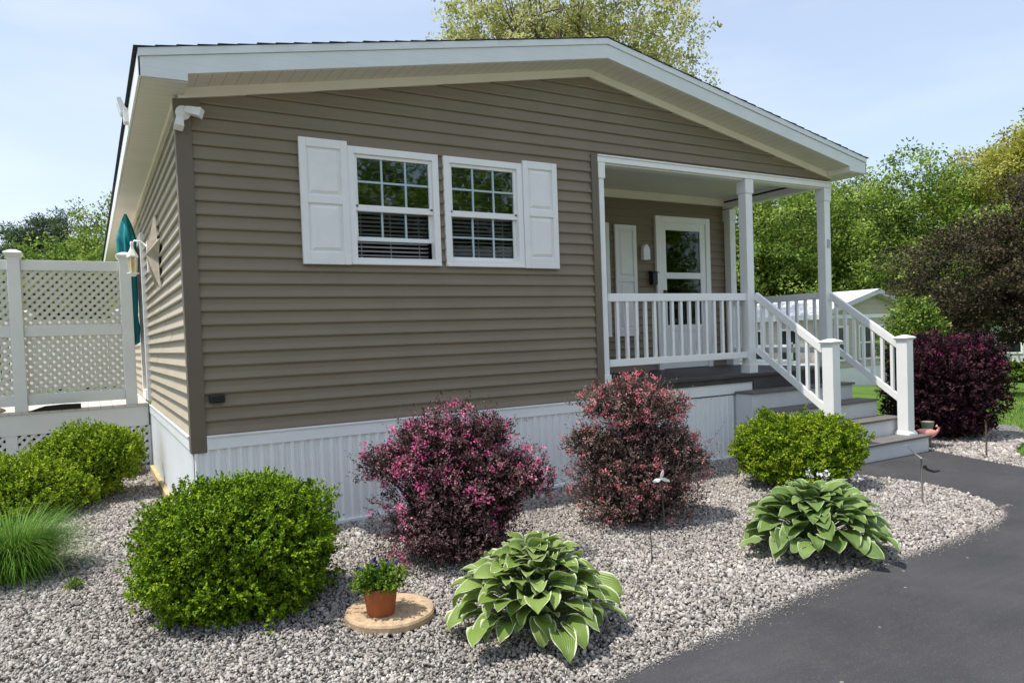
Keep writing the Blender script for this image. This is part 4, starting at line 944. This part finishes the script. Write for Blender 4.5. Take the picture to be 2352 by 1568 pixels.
# pot and slab ---------------------------------------------------------
sx, sy = .73, -2.27
mb = MB(); mb.lathe((sx, sy, 0), [(.23, .0), (.252, .008), (.255, .04), (.248, .052), (.235, .056), (.0, .056)], 48, lambda a, z: 1+.012*math.sin(3*a)+.008*math.sin(7*a+1))
tag(mb.build('stepping_stone', SLAB, smooth=False, org=(sx, sy, 0)), 'round tan stone slab under the terracotta pot', 'stepping stone')
px0, py0 = .66, -2.31
t = thing('flower_pot', (px0, py0, .056), 'small terracotta pot standing on the round stone slab', 'pot')
mb = MB(); mb.lathe((px0, py0, .057), [(.0, 0), (.072, 0), (.077, .005), (.098, .15), (.100, .158), (.094, .160), (.088, .13)], 40)
mb.f.pop(); mb.build('pot', TERRA, t, smooth=True)
mb = MB(); mb.lathe((px0, py0, .057), [(.085, .128), (.05, .138), (.0, .14)], 24); mb.build('soil', SOIL, t)
POTL = leafmat('leaf_pansy', [(.05, .11, .012), (.12, .22, .02), (.24, .36, .05), (.38, .48, .12)], .35)
VIO = leafmat('petal_violet', [(.02, .015, .07), (.05, .04, .18), (.12, .10, .30)], .2)
pt = shrub('pansy_plant', 'violet pansies with light green leaves growing in the terracotta pot', 'potted plant', (px0, py0, .19),
      [lob(0, 0, .06, .14, .13, .075), lob(-.06, 0, .02, .09, .1, .06), lob(.06, .0, .06, .09, .09, .08)], POTL, 520, 9, .019, .012, 41, .035, .6, stems=0, amp=.3, k=30, sharp=18, zmin=-.9, inner=600, shoots=None)
P = []
for dx, dz in ((-.01, .14), (.075, .10), (-.07, .095), (-.10, .12), (.03, .085), (.10, .15), (.05, .16), (-.03, .17), (.115, .05), (-.115, .06)):
    c = np.array([px0, py0, .19])+RV*dx*1.05-FV*.04*(1 if dz < .12 else .3)+np.array([0, 0, dz]); P += [c+g.normal(0, .0085, 3) for _ in range(9)]
P = np.array(P); n = len(P); V, Fq = leafquads(P, g.normal(size=(n, 3)), g.normal(size=(n, 3))-FV, np.full(n, .021), np.full(n, .019)); cc = np.zeros((n, 4, 3)); cc[..., 0] = g.random(n)[:, None]; np_mesh('blossoms', V, Fq, VIO, pt, cc.reshape(-1, 3))

# garden stakes and ornaments ------------------------------------------
t = thing('garden_stake', (5.51, -2.59, 0), 'thin metal garden stake with a bent stick arm at the tip of the gravel', 'garden stake')
mb = MB(); mb.tube([(5.51, -2.59, -.02), (5.505, -2.59, .40)], .0075, 8); mb.build('rod', DARKM, t, smooth=True)
mb = MB(); mb.tube([(5.505, -2.59, .40), (5.43, -2.57, .45), (5.35, -2.55, .53)], [.007, .006, .004], 8); mb.tube([(5.505, -2.59, .40), (5.57, -2.60, .385)], [.005, .002], 6); mb.build('arm', plain('stick_pale', (.5, .46, .36), .6), t, smooth=True)
mb = MB(); mb.tube([(5.53, -2.60, .325), (5.56, -2.605, .30), (5.63, -2.62, .275), (5.70, -2.63, .275)], [.018, .012, .012, .010], 8); mb.build('hook', BLACK, t, smooth=True)
t = thing('garden_stake', (2.53, -2.46, 0), 'thin dark wire stake in the gravel right of the near hosta', 'garden stake')
mb = MB(); mb.tube([(2.53, -2.46, -.01), (2.535, -2.46, .12), (2.525, -2.46, .27)], .004, 6); mb.build('rod', DARKM, t)
mb = MB(); mb.tube([(2.525, -2.46, .27), (2.515, -2.46, .29), (2.53, -2.46, .30)], .004, 6); mb.build('tip', DARKM, t)
t = thing('garden_stake', (8.12, -1.85, 0), 'thin pale stake at the edge of the lawn by the purple bush', 'garden stake')
mb = MB(); mb.tube([(8.12, -1.85, -.02), (8.12, -1.85, .36)], .009, 6); mb.build('rod', TWIG, t)
mb = MB(); mb.tube([(8.12, -1.85, .36), (8.11, -1.85, .42), (8.09, -1.85, .44)], [.012, .01, .004], 6); mb.build('tip', TWIG, t)
# flamingo
fx, fy = 8.28, -1.12
t = thing('flamingo_ornament', (fx, fy, 0), 'pink flamingo garden ornament beside the bottom step', 'garden ornament')
def blob(path, rad, m, name, par, n=14): mb = MB(); mb.tube(path, rad, n); o = mb.build(name, m, par, smooth=True); return o
c = np.array([fx, fy, .20])
blob([tuple(c+RV*a+np.array([0, 0, b])) for a, b in ((-.14, .045), (-.10, .03), (-.04, .0), (.03, -.005), (.08, .005), (.115, .02))], [.006, .035, .062, .06, .035, .01], PINK, 'body', t)
blob([tuple(c+RV*a+np.array([0, 0, b])) for a, b in ((.08, .0), (.12, .03), (.13, .07), (.105, .09), (.09, .075))], [.022, .018, .015, .016, .006], PINK, 'neck', t)
for s_ in (-.012, .02): mb = MB(); mb.tube([tuple(c+RV*s_+np.array([0, 0, -.05])), (fx+RV[0]*s_, fy+RV[1]*s_, -.01)], .005, 6); mb.build('leg', DARKM, t)
t = thing('planter_jar', (8.52, -.98, 0), 'small grey green ribbed jar planter behind the flamingo', 'planter')
mb = MB(); mb.lathe((8.52, -.98, 0), [(.04, .0), (.042, .18), (.055, .2), (.075, .30), (.08, .31), (.07, .312), (.06, .28)], 24, lambda a, z: 1+.03*math.sin(a*12)); mb.f.pop(); mb.build('jar', plain('jar_grey', (.26, .30, .22), .5, .15, 10), t, smooth=True)
mb = MB(); mb.lathe((8.52, -.98, 0), [(.065, .285), (.0, .29)], 16); mb.build('soil', SOIL, t)
# white propeller ornament in the azalea
t = thing('pinwheel', (3.16, -1.93, 0), 'white three bladed pinwheel on a stake in the bronze azalea', 'pinwheel')
pc = np.array([3.14, -1.91, .43])
mb = MB(); mb.tube([(3.16, -1.93, -.02), tuple(pc)], .005, 6); mb.build('rod', DARKM, t)
for a in (R(75), R(-18), R(195)):
    d_ = RV*math.cos(a)+np.array([0, 0, math.sin(a)]); s_ = -RV*math.sin(a)+np.array([0, 0, math.cos(a)]); q = pc-FV*.02; mb = MB()
    pts = [q+s_*.005, q+d_*.026+s_*.017-FV*.005, q+d_*.062+s_*.010, q+d_*.072-s_*.004, q+d_*.036-s_*.014+FV*.005, q-s_*.005]
    mb.poly(*[tuple(p) for p in pts]); mb.poly(*[tuple(p+FV*.003) for p in reversed(pts)]); mb.build('blade', WHITE2, t)

# ================================================================= TREES
def limbs(mb, base, h, r0, crown_c, crown_r, n, g, seg=5):
    base = np.array(base, float); top = base+np.array([0, 0, h])
    mb.tube([tuple(base-[0, 0, .1]), tuple(base+[g.normal(0, .1), g.normal(0, .1), h*.5]), tuple(top)], [r0*1.25, r0, r0*.75], 9)
    tips = []
    for i in range(n):
        d_ = unit(g.normal(size=(1, 3))*[1, 1, .7]+[0, 0, .35])[0]; e = np.array(crown_c)+d_*np.array(crown_r)*g.uniform(.55, .88)
        s0 = base+(top-base)*g.uniform(.45, 1); md = (s0+e)/2+g.normal(0, .06, 3)*crown_r[0]+np.array([0, 0, .08*crown_r[2]])
        mb.tube([tuple(s0), tuple((s0+md)/2+g.normal(0, .02, 3)*crown_r[0]), tuple(md), tuple(e)], [r0*.42, r0*.30, r0*.20, r0*.05], 6, False); tips.append(e)
        for _ in range(3):
            m0 = md+(e-md)*g.uniform(0, .8); e2 = m0+unit(e-s0+g.normal(0, .9, 3)*np.linalg.norm(e-s0))*np.linalg.norm(e-s0)*.22
            mb.tube([tuple(m0), tuple((m0+e2)/2+g.normal(0, .02, 3)*crown_r[0]), tuple(e2)], [r0*.14, r0*.09, r0*.03], 5, False); tips.append(e2)
    return tips
def tree(name, label, x, y, ztop, lobes, m, n_cl, lpc, ll, seed, cl_r=.45, r0=.22, depth=.45, cat='tree', group=None, wood=BARK, dense=True, amp=.2, wdt=.62, zground=None, flat_=1., nlimb=14, tf=.30):
    zg = float(gz(x, y)) if zground is None else zground
    t = thing(name, (x, y, zg), label, cat, group); g = np.random.default_rng(seed)
    if ll > .24: ll *= .84; lpc = int(lpc*1.4)
    L2 = [((x+c[0], y+c[1], ztop+c[2]), r) for c, r in lobes]; c0, rr = L2[0]
    mb = MB(); tips = limbs(mb, (x, y, zg), max(.6, (c0[2]-zg)*.75), r0, c0, rr, nlimb, g); mb.build('trunk', wood, t, smooth=True)
    P, Nn, Dp = lobe_points(L2, n_cl, seed, depth, -.75, 40, amp, 14, (100, tf, 48))
    ok = P[:, 2] > zg+.2; P, Nn, Dp = P[ok], Nn[ok], Dp[ok]; n = len(P)
    off = g.normal(0, 1, (n, lpc, 3)); off *= (cl_r*g.random((n, lpc))**.5/np.linalg.norm(off, axis=-1))[..., None]; off[..., 2] *= .65*flat_
    LP = P[:, None]+off; LD = unit(off/cl_r+g.normal(0, .7, (n, lpc, 3))); LU = unit(off/cl_r*.5+np.array([0, 0, .9])+g.normal(0, .5, (n, lpc, 3)))
    V, Fq = leafquads(LP.reshape(-1, 3), LD.reshape(-1, 3), LU.reshape(-1, 3), ll*g.uniform(.6, 1.3, n*lpc), ll*wdt*g.uniform(.6, 1.2, n*lpc))
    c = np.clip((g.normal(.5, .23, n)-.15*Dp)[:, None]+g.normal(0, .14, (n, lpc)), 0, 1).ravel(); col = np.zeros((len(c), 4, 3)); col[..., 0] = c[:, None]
    np_mesh('crown', V, Fq, m, t, col.reshape(-1, 3)); return t
TG = leafmat('leaf_maple', [(.04, .08, .016), (.125, .205, .032), (.25, .36, .055), (.42, .52, .14)], .33)
TG2 = leafmat('leaf_lime', [(.055, .095, .014), (.15, .215, .028), (.27, .345, .05), (.42, .47, .13)], .3)
TG3 = leafmat('leaf_bluegreen', [(.03, .075, .03), (.06, .13, .05), (.11, .20, .075), (.17, .26, .11)], .3)
TY = leafmat('leaf_yellow_spring', [(.14, .15, .02), (.30, .31, .045), (.48, .47, .10), (.60, .58, .20)], .4)
TB = leafmat('leaf_brown_purple', [(.024, .019, .014), (.055, .042, .028), (.105, .085, .048), (.18, .15, .08)], .25)
TBUD = leafmat('leaf_bud_olive', [(.20, .20, .06), (.36, .37, .11), (.56, .56, .24), (.72, .70, .44)], .42)
TP = leafmat('needle_pine', [(.03, .055, .028), (.06, .095, .045), (.10, .145, .06), (.16, .20, .09)], .2)
# row behind the porch
FINE = True
A = [((0, 0, -3.6), (4.0, 3.6, 3.6)), ((-1.5, 0, -6.5), (3.6, 3.4, 3.4)), ((2, -1, -6.8), (3.4, 3.2, 3.4)), ((0, -1, -9), (4, 3.5, 2.6))]
TR = 'trees beyond the neighbouring homes'
tree('maple_tree', 'dense bright green tree filling the left gap between the porch posts', 34.5, 26.5, 10.4, A, TG2, 900, 42, .26, 51, .75, group=TR)
tree('maple_tree', 'dense mid green tree seen between the two right porch posts', 37.7, 23.0, 10.6, A, TG, 950, 42, .26, 52, .75, group=TR)
tree('lime_tree', 'smaller light green tree showing just right of the porch eave', 47.5, 27.0, 11.9, [((0, 0, -3), (3.6, 3.5, 3.0)), ((0, 0, -7), (3.8, 3.5, 4.0))], TG2, 650, 40, .28, 53, .8, group=TR)
tree('broad_tree', 'broad rounded tall green tree, largest of those right of the porch', 45.5, 20.4, 11.3, [((0, 0, -4.2), (4.0, 3.8, 4.2)), ((-2, 1, -7.5), (4, 3.5, 3.8)), ((2.6, -2, -7.0), (4, 3.5, 3.6)), ((0, 0, -10), (4.6, 4, 3))], TG, 1300, 44, .27, 54, .75, group=TR)
tree('dark_tree', 'distant blue green tree rising behind the broad green tree', 64, 24.5, 15.0, [((0, 0, -4), (3.2, 3.2, 4.2)), ((3, -3, -6), (4.5, 4, 4.5)), ((0, 0, -10), (5, 5, 5))], TG3, 800, 40, .34, 55, .9, group=TR)
tree('yellow_tree', 'yellow green spring tree at the right edge of the picture', 49.5, 15.2, 14.6, [((2.2, -1.6, -4), (4.4, 4.2, 4.2)), ((-.3, .4, -5.8), (4.2, 3.8, 3.6)), ((3, -3, -9), (4.6, 4, 4))], TY, 1000, 40, .27, 56, .75, group=TR)
tree('maple_tree', 'green tree low between the broad tree and the brown tree', 41, 13.2, 6.6, [((0, 0, -3), (4.4, 4.2, 3.2)), ((-2, 2.5, -4), (3.4, 3.2, 3.0))], TG, 800, 40, .25, 57, .7, group=TR)
tree('brown_tree', 'dark brown purple leaved tree spreading over the right side lawn', 21.6, 2.5, 5.6, [((.2, -.3, -2.1), (2.7, 2.8, 2.1)), ((-1.0, 1.9, -2.8), (2.0, 2.0, 1.6)), ((-.7, 1.2, -4.1), (1.8, 1.9, 1.0)), ((1.8, -2.2, -2.4), (2.4, 2.6, 2.0)), ((-.6, -.4, -3.7), (2.5, 2.6, 1.3))], TB, 2300, 44, .095, 58, .32, .17, amp=.24, nlimb=22, flat_=.9)
tree('green_shrub', 'small bright green shrubby tree in front of the neighbouring gable', 16.75, 3.85, 2.32, [((0, 0, -.85), (.55, .6, .7)), ((-.1, .1, -1.5), (.5, .55, .8))], TG, 420, 30, .075, 59, .18, .05, nlimb=8)
for i, (x, y, zt, mm, lb) in enumerate(((55, 36, 13.2, TG, 'distant green tree behind the row, left of the broad tree'), (30, 33, 11, TG3, 'dark green tree partly hidden behind the porch wall'), (66, 9, 13, TG, 'distant green tree behind the yellow tree'), (72, 33, 14, TG2, 'far pale green tree at the back of the right treeline'))):
    tree('maple_tree', lb, x, y, zt, [((0, 0, -5), (6, 6, 5)), ((0, 0, -9), (6, 6, 5))], mm, 520, 40, .4, 70+i, 1.0, group=TR)
# budding tree above the roof
tree('budding_tree', 'tall budding olive green tree with sky showing through, above the roof ridge', 16.9, 18.0, 17.6, [((-.2, 0, -4.6), (4.9, 4.9, 4.7)), ((2.1, -1.5, -5.8), (3.5, 3.3, 3.0)), ((-2.2, 1.6, -5.5), (3.2, 3.2, 3.2)), ((-.2, 0, -7), (4.4, 4.4, 3.5))], TBUD, 3300, 26, .145, 60, .34, .22, .9, nlimb=40, amp=.22, wdt=.7, tf=.12)
# left side
tree('pine_tree', 'dark conifer rising behind the white lattice fence', -2.3, 43.5, 9.2, [((-.2, 0, -3.2), (2.6, 2.6, 3.2)), ((.4, 0, -6.2), (3.6, 3.4, 3.6)), ((-1.6, 0, -5), (2.4, 2.4, 2.2))], TP, 2600, 60, .22, 61, .5, wdt=.30, amp=.34, flat_=.55)
tree('birch_tree', 'light airy green tree between the conifer and the eave', .6, 35.5, 8.5, [((.2, 0, -2.6), (1.9, 1.9, 2.5)), ((-.5, 0, -4.8), (2.9, 2.8, 2.8))], TG2, 1500, 30, .16, 62, .45, .12, nlimb=30, amp=.3)
tree('maple_tree', 'green leafy branch end showing at the left picture edge', -5.0, 24, 7.4, [((-.6, 0, -2.3), (1.7, 1.8, 2.3)), ((-.5, 0, -4.6), (2.3, 2.4, 1.8))], TG, 520, 34, .15, 63, .4, .14)
tree('maple_tree', 'low rounded green tree just above the lattice fence rail', -.8, 30.5, 6.5, [((0, 0, -2.3), (3.4, 3.0, 2.2)), ((-2.5, 0, -3), (3, 3, 2.4)), ((2.5, 2, -2.8), (2.6, 2.5, 2.0)), ((0, 0, -4.5), (5, 3.5, 2))], TG, 1000, 40, .18, 64, .5)

# hedge in front of right neighbour
shrub('hedge', 'low clipped green hedge before the far white house', 'hedge', (38.2, 9.6, float(gz(38, 9.6))), [((0, y_, .45), (.8, 1.6, .6)) for y_ in (-4, -1.5, 1, 3.5)], TG, 900, 12, .14, .09, 88, .2, .4, stems=0)

# ================================================================= NEIGHBOURS
def neighbour(name, label, x0, x1, y0, y1, zb, ze, zr, wall, axis='y', wins=(), cat='house'):
    t = thing(name, ((x0+x1)/2, (y0+y1)/2, zb), label, cat)
    mb = MB(); mb.box(x0, x1, y0, y1, zb+.6, ze)
    if axis == 'y':
        xm = (x0+x1)/2
        mb.poly((x0, y0, ze), (x1, y0, ze), (xm, y0, zr-.1)); mb.poly((x0, y1, ze), (x1, y1, ze), (xm, y1, zr-.1))
    else:
        ym = (y0+y1)/2
        mb.poly((x0, y0, ze), (x0, y1, ze), (x0, ym, zr-.1)); mb.poly((x1, y0, ze), (x1, y1, ze), (x1, ym, zr-.1))
    mb.build('wall', wall, t)
    mb = MB(); mb.box(x0+.02, x1-.02, y0+.02, y1-.02, zb-.5, zb+.6); mb.build('skirting', SKIRT, t)
    mb = MB(); o = .35
    if axis == 'y':
        for xe in (x0-o, x1+o): dz = (zr-ze)/(xm-x0)*o; mb.prism([(xm, zr-.10), (xe, ze-dz-.10), (xe, ze-dz+.10), (xm, zr+.10)], lambda u, v, s: (u, s, v), y0-o, y1+o)
    else:
        for ye in (y0-o, y1+o): dz = (zr-ze)/(ym-y0)*o; mb.prism([(ym, zr-.10), (ye, ze-dz-.10), (ye, ze-dz+.10), (ym, zr+.10)], lambda u, v, s: (s, u, v), x0-o, x1+o)
    mb.build('roof', NROOF, t)
    mb = MB()
    mb.box(x0-.03, x0, y0, y1, ze-.18, ze-.02); mb.box(x0, x1, y0-.03, y0, ze-.18, ze-.02); mb.build('frieze_board', WHITE2, t)
    for face, u0, u1, a, b in wins:
        mb = MB(); f = .08
        def bx(p, q, c, d, o0, o1):
            if face == 'w': mb.box(x0-o1, x0-o0, p, q, c, d)
            elif face == 's': mb.box(p, q, y0-o1, y0-o0, c, d)
            else: mb.box(p, q, y1+o0, y1+o1, c, d)
        bx(u0, u0+f, a, b, .0, .05); bx(u1-f, u1, a, b, 0, .05); bx(u0+f, u1-f, b-f, b, 0, .05); bx(u0+f, u1-f, a, a+f, 0, .05); bx(u0+f, u1-f, (a+b)/2-.03, (a+b)/2+.03, 0, .045)
        wn_ = mb.build('window', WHITE2, t); mb = MB(); bx(u0+f, u1-f, a+f, b-f, .004, .02); mb.build('pane', NGLASS, wn_)
    return t
zb = float(gz(25, 13))
nA = neighbour('neighbour_home', 'cream gabled neighbouring home seen beyond the porch railing', 24.6, 31.8, 12.1, 27, zb, 2.02, 2.95, NCREAM, 'y',
          [('s', 25.6, 26.5, .1, 1.55), ('s', 27.2, 28.9, .1, 1.55), ('s', 29.8, 30.8, .1, 1.55)]+[('w', y_, y_+.95, .1, 1.5) for y_ in (13.0, 14.6, 16.3, 18.2, 19.9, 21.6, 23.6)])
zb2 = float(gz(38, 10))
neighbour('neighbour_home', 'white lap sided neighbouring home behind the purple bush at right', 38, 52, 5.6, 14.0, zb2-.1, 1.35, 2.35, NWHITE, 'x',
          [('w', 7.2, 8.6, -.1, 1.0), ('w', 10.8, 12, -.1, 1.0)])
# white deck and benches in front of the neighbouring home
t = thing('neighbour_deck', (22.6, 15, zb), 'white railed deck along the neighbouring home, seen through the porch balusters', 'deck')
mb = MB(); mb.box(22.2, 24.5, 11.5, 21, .0, .1); mb.build('floor', WHITE, t)
mb = MB(); mb.box(22.2, 22.25, 11.5, 21, .82, .92); mb.box(22.2, 24.5, 11.5, 11.55, .82, .92); mb.box(22.2, 22.25, 11.5, 21, .3, .36); mb.build('rail', WHITE2, t)
for k in range(6):
    mb = MB(); mb.box(22.16, 22.28, 11.5+k*1.9, 11.62+k*1.9, zb-.1, 1.0); mb.build('post', WHITE2, t)
mb = MB(); mb.box(22.3, 24.4, 11.6, 20.9, zb-.1, -.01); mb.build('skirt', DARKROOM, t)
# across the street, behind the viewer: what the window panes mirror
neighbour('neighbour_home', 'beige home across the street, mirrored in the front windows', 6, 24, -26, -18, -.2, 3.6, 5.6, NCREAM, 'x',
          [('n', 8, 9.5, 1.4, 2.8), ('n', 11, 13, 1.4, 2.8), ('n', 15, 16.5, 1.4, 2.8), ('n', 19, 20.5, 1.4, 2.8)])
for i, (x, y) in enumerate(((3, -34), (13, -36), (24, -36), (34, -33), (-8, -38))):
    tree('street_tree', ('tall green tree mirrored in the upper panes of the left front window', 'green tree mirrored in the upper panes of the right front window', 'large green tree behind the beige home across the street', 'green tree at the right end of the beige home across the street', 'lone green tree beyond the left end of the beige home across the street')[i], x, y, 12+(i % 3), [((0, 0, -5), (6, 6, 5)), ((0, 0, -9), (6.5, 6.5, 4))], TG, 380, 36, .5, 90+i, 1.3, zground=-.1, group='trees across the street')
